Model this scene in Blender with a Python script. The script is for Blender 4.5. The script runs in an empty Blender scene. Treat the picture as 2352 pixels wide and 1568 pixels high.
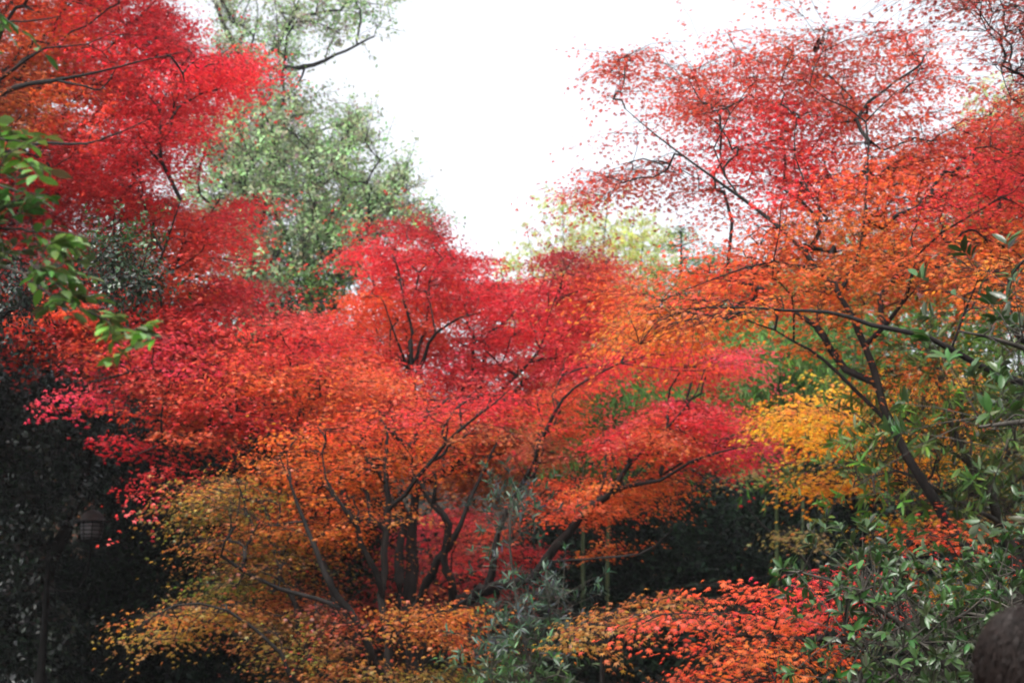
import bpy, math, random
import numpy as np
R_ = math.radians
# ------------------------------------------------------------------ camera, sky, sun, exposure
sc = bpy.context.scene
col = sc.collection
CAMZ, PITCH, LENS = 1.6, R_(12.5), 50.0
cd = bpy.data.cameras.new('camera'); cam = bpy.data.objects.new('camera', cd); col.objects.link(cam)
cam.location = (0, 0, CAMZ); cam.rotation_euler = (R_(90) + PITCH, 0, 0)
cd.lens = LENS; cd.sensor_width = 36; cd.clip_start = .05; cd.clip_end = 3000
cd.dof.use_dof = True; cd.dof.focus_distance = 6.0; cd.dof.aperture_fstop = 4.5
sc.camera = cam
SUN_EL, SUN_AZ = R_(58), R_(-150)        # azimuth measured from +Y towards +X
w = bpy.data.worlds.new('World'); sc.world = w; w.use_nodes = True
nt = w.node_tree; nt.nodes.clear()
sky = nt.nodes.new('ShaderNodeTexSky'); sky.sky_type = 'NISHITA'; sky.sun_disc = False
sky.sun_elevation = SUN_EL; sky.sun_rotation = SUN_AZ; sky.dust_density = 6; sky.air_density = 1.0
hs = nt.nodes.new('ShaderNodeHueSaturation'); hs.inputs['Saturation'].default_value = .22   # cloud cover
bg = nt.nodes.new('ShaderNodeBackground'); bg.inputs['Strength'].default_value = .15
wo = nt.nodes.new('ShaderNodeOutputWorld')
nt.links.new(sky.outputs[0], hs.inputs['Color']); nt.links.new(hs.outputs[0], bg.inputs[0]); nt.links.new(bg.outputs[0], wo.inputs[0])
sd = bpy.data.lights.new('sun', 'SUN'); sd.energy = 1.15; sd.angle = R_(25); sd.color = (1, .96, .9)
sun = bpy.data.objects.new('sun', sd); col.objects.link(sun)
sun.rotation_euler = (R_(90) - SUN_EL, 0, -SUN_AZ + math.pi)
sc.view_settings.view_transform = 'Standard'; sc.view_settings.look = 'None'
sc.view_settings.exposure = 1.56; sc.view_settings.gamma = 1
sc.cycles.max_bounces = 7; sc.cycles.diffuse_bounces = 5; sc.cycles.transmission_bounces = 6; sc.cycles.glossy_bounces = 2
sc.cycles.filter_width = 1.9

# ------------------------------------------------------------------ helpers
CP, SP = math.cos(PITCH), math.sin(PITCH)
def ray(x, y):
    u = (x - 1176) / 2352 * .72; v = (784 - y) / 2352 * .72
    return np.array([u, CP - v * SP, SP + v * CP])
def at(x, y, Y):
    d = ray(x, y); return np.array([0, 0, CAMZ]) + d * (Y / d[1])
def gz(x, Y):
    z = 0.12 * max(0, Y - 9)
    if Y > 30: z += .2 * (Y - 30) * min(1, (Y - 30) / 8)
    if Y > 62: z = 0.12 * 53 + .2 * 32 + (Y - 62) * .02
    return z + .07 * math.sin(x * .9 + Y * .4) * min(1, max(0, (Y - 3) / 6))
def gp(x, Y):
    p = at(x, 1511, Y); return np.array([p[0], Y, gz(p[0], Y) - .03])
def nrm(a):
    a = np.asarray(a, float); n = np.linalg.norm(a, axis=-1, keepdims=True); return a / np.maximum(n, 1e-9)

class Acc:
    def __init__(s): s.v = []; s.l = []; s.s = []; s.c = []; s.n = 0
    def add(s, v, loops, sizes, c=None):
        s.v.append(v); s.l.append(loops + s.n); s.s.append(sizes); s.n += len(v)
        s.c.append(np.ones((len(v), 3)) * .5 if c is None else c)
    def tube(s, pts, rad, sides=6, rng=None, gnarl=0, cap=False):
        pts = np.asarray(pts, float); rad = np.asarray(rad, float); n = len(pts)
        if n < 2: return
        t = nrm(np.gradient(pts, axis=0))
        ref = np.array([0, 0, 1.]) if abs(t[0][2]) < .8 else np.array([1., 0, 0])
        a = nrm(np.cross(t, ref)); b = np.cross(t, a)
        th = np.arange(sides) / sides * 2 * math.pi
        rr = rad[:, None] * np.ones((n, sides))
        if gnarl and rng is not None: rr = rr * (1 + gnarl * rng.normal(size=(n, sides)))
        v = pts[:, None, :] + rr[:, :, None] * (np.cos(th)[None, :, None] * a[:, None, :] + np.sin(th)[None, :, None] * b[:, None, :])
        v = v.reshape(-1, 3)
        i = np.arange(n - 1)[:, None] * sides; j = np.arange(sides)[None, :]; k = (j + 1) % sides
        q = np.stack([i + j, i + k, i + sides + k, i + sides + j], -1).reshape(-1)
        s.add(v, q, np.full((n - 1) * sides, 4))
        if cap: s.add(v[-sides:], np.arange(sides), np.array([sides]))
    def build(s, name, mat, parent=None, off=(0, 0, 0), tint=False, smooth=False):
        v = np.concatenate(s.v) - np.asarray(off); l = np.concatenate(s.l).astype(np.int32); z = np.concatenate(s.s).astype(np.int32)
        me = bpy.data.meshes.new(name)
        me.vertices.add(len(v)); me.vertices.foreach_set('co', v.astype(np.float32).ravel())
        me.loops.add(len(l)); me.loops.foreach_set('vertex_index', l)
        me.polygons.add(len(z)); me.polygons.foreach_set('loop_start', np.concatenate([[0], np.cumsum(z)[:-1]]).astype(np.int32))
        if tint:
            a = me.color_attributes.new('tint', 'FLOAT_COLOR', 'POINT')
            c = np.concatenate(s.c); a.data.foreach_set('color', np.concatenate([c, np.ones((len(c), 1))], 1).astype(np.float32).ravel())
        me.update(calc_edges=True)
        if smooth: me.polygons.foreach_set('use_smooth', np.ones(len(z), bool))
        me.materials.append(mat)
        o = bpy.data.objects.new(name, me); col.objects.link(o)
        if parent: o.parent = parent
        return o
def empty(name, loc, label, cat, group=None):
    o = bpy.data.objects.new(name, None); col.objects.link(o); o.location = loc; o.empty_display_size = .2
    o['label'] = label; o['category'] = cat
    if group: o['group'] = group
    return o

# ------------------------------------------------------------------ materials
def mk(name): 
    m = bpy.data.materials.new(name); m.use_nodes = True; n = m.node_tree; n.nodes.clear(); return m, n
def leaf_mat(name, rough=.45, transl=.4, spec=.5, tr_boost=1.2):
    m, n = mk(name); N = n.nodes.new; L = n.links.new
    at_ = N('ShaderNodeAttribute'); at_.attribute_name = 'tint'
    nz = N('ShaderNodeTexNoise'); nz.inputs['Scale'].default_value = 45; nz.inputs['Detail'].default_value = 2
    mr = N('ShaderNodeMapRange'); mr.inputs['To Min'].default_value = .84; mr.inputs['To Max'].default_value = 1.14
    mu = N('ShaderNodeMix'); mu.data_type = 'RGBA'; mu.blend_type = 'MULTIPLY'; mu.inputs['Factor'].default_value = 1
    geo = N('ShaderNodeNewGeometry')
    L(geo.outputs['Position'], nz.inputs['Vector']); L(nz.outputs['Fac'], mr.inputs['Value'])
    L(at_.outputs['Color'], mu.inputs['A']); L(mr.outputs[0], mu.inputs['B'])
    p = N('ShaderNodeBsdfPrincipled'); p.inputs['Roughness'].default_value = rough; p.inputs['Specular IOR Level'].default_value = spec
    t = N('ShaderNodeBsdfTranslucent'); g = N('ShaderNodeMix'); g.data_type = 'RGBA'; g.blend_type = 'MULTIPLY'; g.inputs['Factor'].default_value = 1
    g.inputs['B'].default_value = (tr_boost, tr_boost, tr_boost, 1)
    mx = N('ShaderNodeMixShader'); mx.inputs[0].default_value = transl; o = N('ShaderNodeOutputMaterial')
    L(mu.outputs['Result'], p.inputs['Base Color']); L(mu.outputs['Result'], g.inputs['A']); L(g.outputs['Result'], t.inputs['Color'])
    L(p.outputs[0], mx.inputs[1]); L(t.outputs[0], mx.inputs[2]); L(mx.outputs[0], o.inputs[0])
    return m
def rough_mat(name, c1, c2, scale=8, rough=.9, bump=.4, stretch=(1, 1, .25), metal=0, detail=8, spec=.2):
    m, n = mk(name); N = n.nodes.new; L = n.links.new
    tc = N('ShaderNodeTexCoord'); mp = N('ShaderNodeMapping'); mp.inputs['Scale'].default_value = stretch
    nz = N('ShaderNodeTexNoise'); nz.inputs['Scale'].default_value = scale; nz.inputs['Detail'].default_value = detail; nz.inputs['Roughness'].default_value = .65
    cr = N('ShaderNodeValToRGB'); cr.color_ramp.elements[0].position = .35; cr.color_ramp.elements[1].position = .68
    cr.color_ramp.elements[0].color = (*c1, 1); cr.color_ramp.elements[1].color = (*c2, 1)
    bp = N('ShaderNodeBump'); bp.inputs['Strength'].default_value = bump; bp.inputs['Distance'].default_value = .02
    p = N('ShaderNodeBsdfPrincipled'); p.inputs['Roughness'].default_value = rough; p.inputs['Metallic'].default_value = metal; p.inputs['Specular IOR Level'].default_value = spec
    o = N('ShaderNodeOutputMaterial')
    L(tc.outputs['Object'], mp.inputs[0]); L(mp.outputs[0], nz.inputs['Vector']); L(nz.outputs['Fac'], cr.inputs[0]); L(nz.outputs['Fac'], bp.inputs['Height'])
    L(cr.outputs[0], p.inputs['Base Color']); L(bp.outputs[0], p.inputs['Normal']); L(p.outputs[0], o.inputs[0])
    return m
M_MAPLE = leaf_mat('maple_leaf', .42, .64, .55)
M_GLOSS = leaf_mat('glossy_evergreen_leaf', .28, .25, .42)
M_DULL = leaf_mat('evergreen_leaf', .42, .35, .4)
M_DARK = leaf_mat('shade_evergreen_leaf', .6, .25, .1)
M_BAMB = leaf_mat('bamboo_leaf', .45, .5, .3)
M_DARKB = rough_mat('dark_bark', (.006, .005, .005), (.022, .019, .017), 14)
M_GREYB = rough_mat('grey_bark', (.022, .019, .016), (.08, .072, .06), 10)
M_BROWNB = rough_mat('brown_bark', (.004, .003, .002), (.012, .008, .006), 9, spec=.05)
M_CULM = rough_mat('bamboo_culm', (.03, .05, .02), (.07, .09, .04), 5, .5, .1)
M_SOIL = rough_mat('leaf_litter', (.008, .007, .005), (.035, .022, .013), 3, .95, .8, (1, 1, 1))

# ------------------------------------------------------------------ leaf templates (x width, y towards the tip, z up)
def tpl_maple(lobes):
    ang, ln = ([0, 42, -42, 84, -84, 126, -126], [1, .92, .92, .72, .72, .4, .4]) if lobes == 7 else ([0, 48, -48, 100, -100], [1, .9, .9, .62, .62])
    o = np.argsort(ang); ang = np.array(ang, float)[o]; ln = np.array(ln)[o]
    mid = (ang[:-1] + ang[1:]) / 2; na = np.concatenate([[ang[0] - 24], mid, [ang[-1] + 24]])
    nr = np.concatenate([[.22], np.full(len(mid), .34), [.22]])
    a, b = np.radians(ang), np.radians(na)
    v = [[0, 0, .04]] + [[math.sin(p) * q, math.cos(p) * q, -.22 * q] for p, q in zip(a, ln)] + [[math.sin(p) * q, math.cos(p) * q, 0] for p, q in zip(b, nr)]
    k = len(ang); L = []
    for i in range(k): L += [0, 1 + k + i, 1 + i, 2 + k + i]
    return np.array(v), np.array(L), np.full(k, 4)
def tpl_oval(wd, fold=.06, curl=.08):
    v = np.array([[0, 0, 0], [-.36 * wd, .22, fold], [-.5 * wd, .5, fold], [-.3 * wd, .8, fold - curl * .5], [0, 1, -curl],
                  [.3 * wd, .8, fold - curl * .5], [.5 * wd, .5, fold], [.36 * wd, .22, fold], [0, .5, 0.], [0, .8, -curl * .5]])
    L = [0, 8, 2, 1, 8, 9, 3, 2, 9, 4, 3, 0, 7, 6, 8, 8, 6, 5, 9, 9, 5, 4]
    return v, np.array(L), np.array([4, 4, 3, 4, 4, 3])
def tpl_simple(wd):
    v = np.array([[0, 0, 0], [-.5 * wd, .45, .05], [0, 1, -.06], [.5 * wd, .45, .05]])
    return v, np.array([0, 2, 1, 0, 3, 2]), np.array([3, 3])
def tpl_three():
    v = np.array([[0, 0, .05], [0, 1, -.2], [-.9, .45, -.2], [.9, .45, -.2], [-.2, .36, 0], [.2, .36, 0], [-.3, -.2, 0], [.3, -.2, 0]])
    return v, np.array([0, 4, 1, 5, 0, 6, 2, 4, 0, 5, 3, 7]), np.full(3, 4)
T7, T5 = tpl_maple(7), tpl_maple(5)
TPL = dict(m7=(T7, .8), m5=(T5, .8), m3=(tpl_three(), .85), oval=(tpl_oval(.42), .28), small=(tpl_simple(.55), .26), lance=(tpl_oval(.2, .02, .14), .14),
           needle=(tpl_simple(.13), .065), olive=(tpl_simple(.3), .15), big=(tpl_oval(.36, .05, .12), .25))
def put_leaves(acc, tp, P, D, Nn, S, C):
    """leaves at P pointing along D with normal about Nn, length S, colour C"""
    v, l, z = TPL[tp][0]
    D = nrm(D); X = nrm(np.cross(D, Nn)); Z = np.cross(X, D)
    V = P[:, None] + S[:, None, None] * (v[None, :, 0, None] * X[:, None] + v[None, :, 1, None] * D[:, None] + v[None, :, 2, None] * Z[:, None])
    n = len(P); k = len(v)
    LL = (l[None, :] + np.arange(n)[:, None] * k).ravel()
    acc.add(V.reshape(-1, 3), LL, np.tile(z, n), np.repeat(C, k, axis=0))

PAL = dict(cr=(.46, .020, .028), dc=(.26, .018, .020), sc=(.62, .035, .042), pk=(.60, .050, .085), ro=(.64, .095, .034), or_=(.62, .16, .03), bo=(.42, .11, .03),
           yo=(.50, .175, .035), yb=(.70, .30, .03), ru=(.40, .052, .030), rd=(.28, .040, .026), bb=(.095, .185, .04), gb=(.36, .15, .035), ye=(.86, .43, .03), ol=(.22, .17, .035), gr=(.075, .115, .025), br=(.28, .09, .04),
           g1=(.042, .088, .022), g2=(.10, .18, .034), dg=(.007, .014, .009), dg2=(.011, .022, .013), pg=(.27, .355, .18), g3=(.030, .062, .018), gg=(.036, .066, .046), yg=(.42, .45, .12), bg=(.11, .22, .045))  # dg, dg2: dark evergreen greens, deepened further to hold the hollow's shade

def inpoly(x, y, P):
    c = False; n = len(P)
    for i in range(n):
        x1, y1 = P[i]; x2, y2 = P[(i + 1) % n]
        if (y1 > y) != (y2 > y) and x < (x2 - x1) * (y - y1) / (y2 - y1) + x1: c = not c
    return c
def wob(x, y, f, ph):
    return (math.sin(x * f + ph) * math.cos(y * f * 1.3 + ph * 2.1) + .6 * math.sin(x * f * 2.3 - y * f * 1.9 + ph * 3.7) + .4 * math.sin(y * f * 4.1 + x * f * 3.3 + ph * 5)) / 1.5
def area(P):
    return abs(sum(P[i][0] * P[(i + 1) % len(P)][1] - P[(i + 1) % len(P)][0] * P[i][1] for i in range(len(P)))) / 2

# ------------------------------------------------------------------ one clump of leaves on its twigs
def clump(rng, kind, base, u, Rr, nleaf, s, tp, colr, acc, tw, tr, cvar):
    up = np.array([0, 0, 1.]); uh = nrm(u * [1, 1, .35] + [0, 0, .03]); side = nrm(np.cross(up, uh))
    if kind == 'fan':      # a flat layered maple spray: twiglets fan out and droop at the rim
        k = max(4, int(rng.integers(6, 10))); per = max(3, int(nleaf / k))
        th = np.linspace(-1.15, 1.15, k) + rng.normal(0, .16, k); ln = Rr * (1.75 - .55 * np.abs(th)) * rng.uniform(.62, 1.3, k)
        droop = rng.uniform(.15, .62); lift = rng.uniform(0, .3)
        d = np.cos(th)[:, None] * uh + np.sin(th)[:, None] * side
        t = (np.arange(per)[None, :] + rng.uniform(0, 1, (k, per))) / per; t = t ** .72
        pos = base + d[:, None] * (t * ln[:, None])[..., None] + up * (ln[:, None] * (lift * t - droop * t ** 2.2))[..., None]
        sgn = rng.choice([-1, 1], (k, per)); lat = np.cross(up, d)[:, None] * sgn[..., None]
        pos = pos + lat * (rng.uniform(.15, 1, (k, per)) * .22 * Rr)[..., None] + up * rng.normal(-.03, .05, (k, per))[..., None] * Rr * 1.6
        rad = d[:, None] * (.6 + .5 * t)[..., None] + lat * .7
        D = rad + up * (-.35 - .5 * t)[..., None] + rng.normal(0, .3, pos.shape)
        Nn = up * .9 + rad * (.35 + .45 * t)[..., None] + rng.normal(0, .33, pos.shape)
        if tw is not None:
            for i in range(k):
                tt = np.array([0, .35, .7, 1.]); q = base + d[i] * (tt * ln[i])[:, None] + up * (ln[i] * (lift * tt - droop * tt ** 2.2))[:, None]
                q[1:3] += rng.normal(0, .02 * Rr, (2, 3)); tw.tube(q, np.array([tr, tr * .75, tr * .5, tr * .3]), 3)
    elif kind in ('tuft', 'whorl'):   # rounded cluster of leafy shoots
        k = max(3, int(rng.integers(5, 9))) if kind == 'tuft' else max(3, nleaf // 8); per = max(2, int(nleaf / k))
        d = nrm(rng.normal(0, .75, (k, 3)) + u * .6 + up * .4); ln = Rr * rng.uniform(.7, 1.5, k)
        t = (np.arange(per)[None, :] + rng.uniform(0, 1, (k, per))) / per
        t = t ** .6 if kind == 'tuft' else .86 + .14 * t
        pos = base + d[:, None] * (t * ln[:, None])[..., None] - up * (.12 * ln[:, None] * t ** 2)[..., None]
        if kind == 'tuft': pos = pos + rng.normal(0, .09 * Rr, pos.shape)
        r3 = nrm(rng.normal(0, 1, pos.shape)); r3 = nrm(r3 - (r3 * d[:, None]).sum(-1, keepdims=True) * d[:, None])
        D = d[:, None] * .55 + r3 + up * (-.12 if kind == 'tuft' else .15); Nn = d[:, None] * 1. + up * .6 + rng.normal(0, .3, pos.shape)
        if tw is not None:
            for i in range(k):
                tt = np.array([0, .5, 1.]); q = base + d[i] * (tt * ln[i])[:, None] - up * (.12 * ln[i] * tt ** 2)[:, None]
                tw.tube(q, np.array([tr, tr * .7, tr * .4]), 3)
    elif kind == 'hang':   # bamboo: drooping fingers of narrow leaves
        k = max(3, nleaf // 6); per = 6
        d = nrm(rng.normal(0, 1, (k, 3)) * [1, 1, .35] + u * .7); ln = Rr * rng.uniform(.3, 1.6, k)
        t = np.tile(.9 + .1 * np.linspace(0, 1, per), (k, 1))
        pos = base + d[:, None] * (t * ln[:, None])[..., None] - up * (.3 * ln[:, None] * t ** 2)[..., None]
        D = d[:, None] * .7 - up * .55 + rng.normal(0, .42, pos.shape); Nn = up + d[:, None] * .5 + rng.normal(0, .4, pos.shape)
        if tw is not None:
            for i in range(0, k, 2): tw.tube([base, base + d[i] * ln[i] * .5, base + d[i] * ln[i] - up * .3 * ln[i]], [tr, tr * .7, tr * .4], 3)
    else:                  # 'row': alternate leaves on a few long twigs
        k = max(2, nleaf // 9); per = 9
        d = nrm(u * 1.1 + rng.normal(0, .5, (k, 3)) * [1, 1, .5]); ln = Rr * rng.uniform(.9, 1.9, k)
        t = np.tile((np.arange(per) + .6) / per, (k, 1))
        pos = base + d[:, None] * (t * ln[:, None])[..., None] - up * (.22 * ln[:, None] * t ** 2)[..., None]
        sg = np.tile(np.where(np.arange(per) % 2, 1, -1), (k, 1)); lat = nrm(np.cross(d, up))[:, None] * sg[..., None]
        D = d[:, None] * .7 + lat * .8 - up * .25 + rng.normal(0, .2, pos.shape); Nn = up + rng.normal(0, .35, pos.shape) - d[:, None] * .2
        if tw is not None:
            for i in range(k):
                tt = np.linspace(0, 1, 5); q = base + d[i] * (tt * ln[i])[:, None] - up * (.22 * ln[i] * tt ** 2)[:, None]
                tw.tube(q, tr * (1 - .7 * tt), 4)
    pos = pos.reshape(-1, 3); n = len(pos); D = D.reshape(-1, 3); Nn = Nn.reshape(-1, 3)
    C = colr * (1 + rng.normal(0, cvar, (n, 1)))
    C = C * np.stack([1 + rng.normal(0, .06, n), 1 + rng.normal(0, .22, n), 1 + rng.normal(0, .15, n)], 1)
    put_leaves(acc, tp, pos, D, Nn, s * rng.uniform(.68, 1.2, n), np.clip(C, .004, .9))

def spline(pts, rng, step=.22, wob=.02):
    pts = np.asarray(pts, float); P = pts[:, :3]; r = pts[:, 3]; out = []
    for i in range(len(P) - 1):
        p0 = P[max(i - 1, 0)]; p1 = P[i]; p2 = P[i + 1]; p3 = P[min(i + 2, len(P) - 1)]
        n = max(2, int(np.linalg.norm(p2 - p1) / step))
        for k in range(n):
            t = k / n; q = .5 * (2 * p1 + (p2 - p0) * t + (2 * p0 - 5 * p1 + 4 * p2 - p3) * t * t + (3 * p1 - p0 - 3 * p2 + p3) * t ** 3)
            out.append([*q, r[i] * (1 - t) + r[i + 1] * t])
    out.append([*P[-1], r[-1]]); out = np.array(out)
    out[1:-1, :3] += rng.normal(0, 1, (len(out) - 2, 3)) * np.minimum(out[1:-1, 3:4] * .35, wob)
    return out

def tree(name, label, skel, regions, colors, cat='tree', group=None, kind='fan', tp='m5', s=.045, R=(.32, .6), per=90, mat=None,
         bark=None, twigs=True, tr=.0017, cvar=.12, seed=1, r0=.0045, trunk='trunk', crown='crown', thick=.62, ysc=1., back=0., ragged=True):
    """skel: polylines of (x, y, Y, r) in photo pixels + distance, or ('g', x, Y, r) for a foot on the ground; the first is the trunk.
    regions: (polygon, near Y, far Y, leaf layers); colors: (x, y, colour) samples of the leaf colour across the crown"""
    rng = np.random.default_rng(seed); mat = mat or M_MAPLE; bark = bark or M_DARKB
    skel = [[(q[0], q[1], q[2] * ysc, q[3]) if q[0] != 'p' else q for q in L_] for L_ in skel]; thick = thick * ysc; R = (R[0] * ysc, R[1] * ysc)
    regions = [(a_, b_ * ysc + back, c_ * ysc + back, d_) for a_, b_, c_, d_ in regions]; r0 = r0 * ysc; tr = tr * ysc * 1.15
    pl = []
    for k, line in enumerate(skel):
        pts = []
        for q in line:
            if q[0] == 'g': pts.append([*gp(q[1], q[2]), q[3] * thick])
            elif q[0] == 'p': pts.append(list(q[1:]))
            else: pts.append([*at(q[0], q[1], q[2]), q[3] * thick])
        pl.append(spline(pts, rng))
    base = pl[0][0, :3].copy()
    root = empty(name, base, label, cat, group)
    # nodes of the skeleton
    pos = []; par = []; path = []; rr = []
    for k, q in enumerate(pl):
        if k == 0: link, plen = -1, 0.
        else:
            A = np.array(pos); link = int(np.argmin(np.linalg.norm(A - q[0, :3], axis=1))); plen = path[link]
            if np.linalg.norm(A[link] - q[0, :3]) > .02: q = np.vstack([[*A[link], q[0, 3] * 1.1], q]); pl[k] = q
        for i in range(len(q)):
            if i: plen += np.linalg.norm(q[i, :3] - q[i - 1, :3])
            pos.append(q[i, :3]); par.append(link if i == 0 else len(pos) - 2); path.append(plen); rr.append(q[i, 3])
    tb = Acc(); tb.tube(pl[0][:, :3], pl[0][:, 3] * np.where(np.arange(len(pl[0])) < 2, 1.35, 1), 10, rng, .06); trunk_o = tb.build(trunk, bark, root, base, smooth=True)
    for q in pl[1:]:
        a = Acc(); a.tube(q[:, :3], q[:, 3], 8, rng, .07); a.build('limb', bark, trunk_o, base, smooth=True)
    # clump centres inside the traced crown volume
    cen = []
    for poly, Y0, Y1, lai in regions:
        Ym = (Y0 + Y1) / 2; m = .72 * Ym / 2352; A = area(poly) * m * m
        nl = lai * A / (.27 * TPL[tp][1] * s * s); npad = max(2, int(nl / per + .5))
        xs = [p[0] for p in poly]; ys = [p[1] for p in poly]; got = []; ph = rng.uniform(0, 9); wd = math.sqrt(area(poly)); ff = 6.28 / min(260, .8 * wd); aj = min(55, wd * .16); gap = -.55 if ragged else -9; xs += [min(xs) - aj, max(xs) + aj]; ys += [min(ys) - aj * .7, max(ys) + aj * .7]
        tries = 0
        while len(got) < npad and tries < 90000:
            best = None; bd = -1; loc = 0
            for _ in range(6):
                while True:
                    tries += 1
                    x = rng.uniform(min(xs), max(xs)); y = rng.uniform(min(ys), max(ys))
                    e = .3 * np.mean(R) / m * (1 if loc < 25 else .4 if loc < 50 else 0); loc += 1
                    if loc < 45 and wob(x, y, ff, ph + 3) < gap: continue
                    x1_ = x + aj * wob(x, y, ff, ph); y1_ = y + aj * .7 * wob(x, y, ff, ph + 9)
                    if (inpoly(x1_, y1_, poly)  and inpoly(x1_ - e, y1_, poly) and inpoly(x1_ + e, y1_, poly) and inpoly(x1_, y1_ - e * .6, poly) and inpoly(x1_, y1_ + e * .5, poly)) or tries > 90000: break
                Y = rng.uniform(Y0, Y1); p = at(x, y, Y)
                if not got: best = (p, x, y); break
                dd = min(np.linalg.norm((p - g[0]) * [1, .8, 1.3]) for g in got[-60:])
                if dd > bd: bd = dd; best = (p, x, y)
            if ragged and wd > 160 and rng.random() < .12:
                sx, sy = rng.uniform(-1, 1) * 1.1 * np.mean(R) / m, rng.uniform(-1, 1) * .6 * np.mean(R) / m
                best = (at(best[1] + sx, best[2] + sy, best[0][1]), best[1] + sx, best[2] + sy)
            got.append(best)
        cen += got
    sk = np.array(pos)
    cen.sort(key=lambda c: np.min(np.linalg.norm(sk - c[0], axis=1)))
    cxy = np.array([[c[0], c[1]] for c in colors], float); crgb = np.array([PAL[c[2]] for c in colors])
    cap = len(cen) * 14 + len(pos) + 10
    NP = np.zeros((cap, 3)); NP[:len(pos)] = pos; NL = np.zeros(cap); NL[:len(pos)] = path; n = len(pos)
    paths = []; pads = []
    nsk = n
    for c, x, y in cen:
        Rr = rng.uniform(*R) * rng.choice([.65, 1, 1, 1.15])
        dist = np.linalg.norm(NP[:n] - c, axis=1)
        cost = dist + .28 * NL[:n] + .5 * np.maximum(0, NP[:n, 2] - c[2])
        cost[:min(nsk, 3)] += 3
        j = int(np.argmin(cost)); a = NP[j].copy(); dv = c - a; dl = np.linalg.norm(dv) + 1e-6; u = dv / dl
        uu = nrm(u + rng.normal(0, .25, 3)); b = c - nrm(uu * [1, 1, .4]) * Rr * min(.8, .7 * dl / Rr)
        seg = max(2, min(12, int(np.linalg.norm(b - a) / .22)))
        mid = (a + b) / 2 + np.array([0, 0, .14]) * dl * rng.uniform(.1, 1) + rng.normal(0, .07, 3) * dl
        t = np.linspace(0, 1, seg + 1)[:, None]; q = (1 - t) ** 2 * a + 2 * t * (1 - t) * mid + t * t * b
        q[1:-1] += rng.normal(0, .012, (seg - 1, 3))
        prev = j; ids = [j]
        for i in range(1, seg + 1):
            NP[n] = q[i]; NL[n] = NL[prev] + np.linalg.norm(q[i] - NP[prev]); par.append(prev); prev = n; ids.append(n); n += 1
        paths.append(ids); pads.append((prev, b, uu, Rr, x, y))
    cnt = np.zeros(n)
    for p in pads: cnt[p[0]] += 1
    for i in range(n - 1, -1, -1):
        if par[i] >= 0: cnt[par[i]] += cnt[i]
    tb = Acc(); 
    for ids in paths:
        ids = np.array(ids); c = cnt[ids].copy(); c[0] = c[1]; r = r0 * np.maximum(c, 1) ** .47
        tb.tube(NP[ids], r, 5 if r[0] > .01 else 4)
    acc = Acc()
    for nd, b, uu, Rr, x, y in pads:
        d2 = ((cxy - [x, y]) ** 2).sum(1) + 400; w_ = d2 ** -1.6; w_ = w_ * rng.uniform(.35, 1.6, len(w_)); cc = (crgb * (w_ / w_.sum())[:, None]).sum(0)
        cc = cc * rng.uniform(.82, 1.15) * np.array([1, rng.uniform(.75, 1.25), 1])
        nl = max(4, int(per * (Rr / np.mean(R)) ** 1.3 * rng.uniform(.7, 1.25)))
        clump(rng, kind, b, uu, Rr, nl, s, tp, cc, acc, tb if twigs else None, tr, cvar)
    if tb.n: tb.build('twigs', bark, root, base)
    acc.build(crown, mat, root, base, tint=True)
    return root

# ------------------------------------------------------------------ ground
def ground():
    me = bpy.data.meshes.new('ground'); xs = np.concatenate([[-900, -400, -150, -80], np.linspace(-40, 40, 81), [80, 150, 400, 900]])
    ys = np.concatenate([[-300, -80, -30], np.linspace(-12, 70, 100), [100, 200, 500, 1200]])
    v = [(x, y, gz(x, y)) for y in ys for x in xs]; k = len(xs)
    f = [(j * k + i, j * k + i + 1, (j + 1) * k + i + 1, (j + 1) * k + i) for j in range(len(ys) - 1) for i in range(k - 1)]
    me.from_pydata(v, [], f); me.polygons.foreach_set('use_smooth', [True] * len(f)); me.materials.append(M_SOIL)
    o = bpy.data.objects.new('ground', me); col.objects.link(o); o['kind'] = 'structure'
ground()
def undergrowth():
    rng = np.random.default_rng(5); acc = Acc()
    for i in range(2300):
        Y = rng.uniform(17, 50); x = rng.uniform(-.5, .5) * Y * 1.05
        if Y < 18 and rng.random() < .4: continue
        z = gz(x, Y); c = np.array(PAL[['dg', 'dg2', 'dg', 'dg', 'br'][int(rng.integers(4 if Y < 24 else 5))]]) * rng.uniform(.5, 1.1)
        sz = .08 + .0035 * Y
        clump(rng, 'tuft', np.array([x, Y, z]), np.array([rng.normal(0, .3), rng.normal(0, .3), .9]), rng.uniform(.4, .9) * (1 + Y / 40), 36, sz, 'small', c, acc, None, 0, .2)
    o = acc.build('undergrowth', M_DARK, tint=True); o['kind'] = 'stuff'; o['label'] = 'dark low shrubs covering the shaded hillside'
undergrowth()

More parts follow.
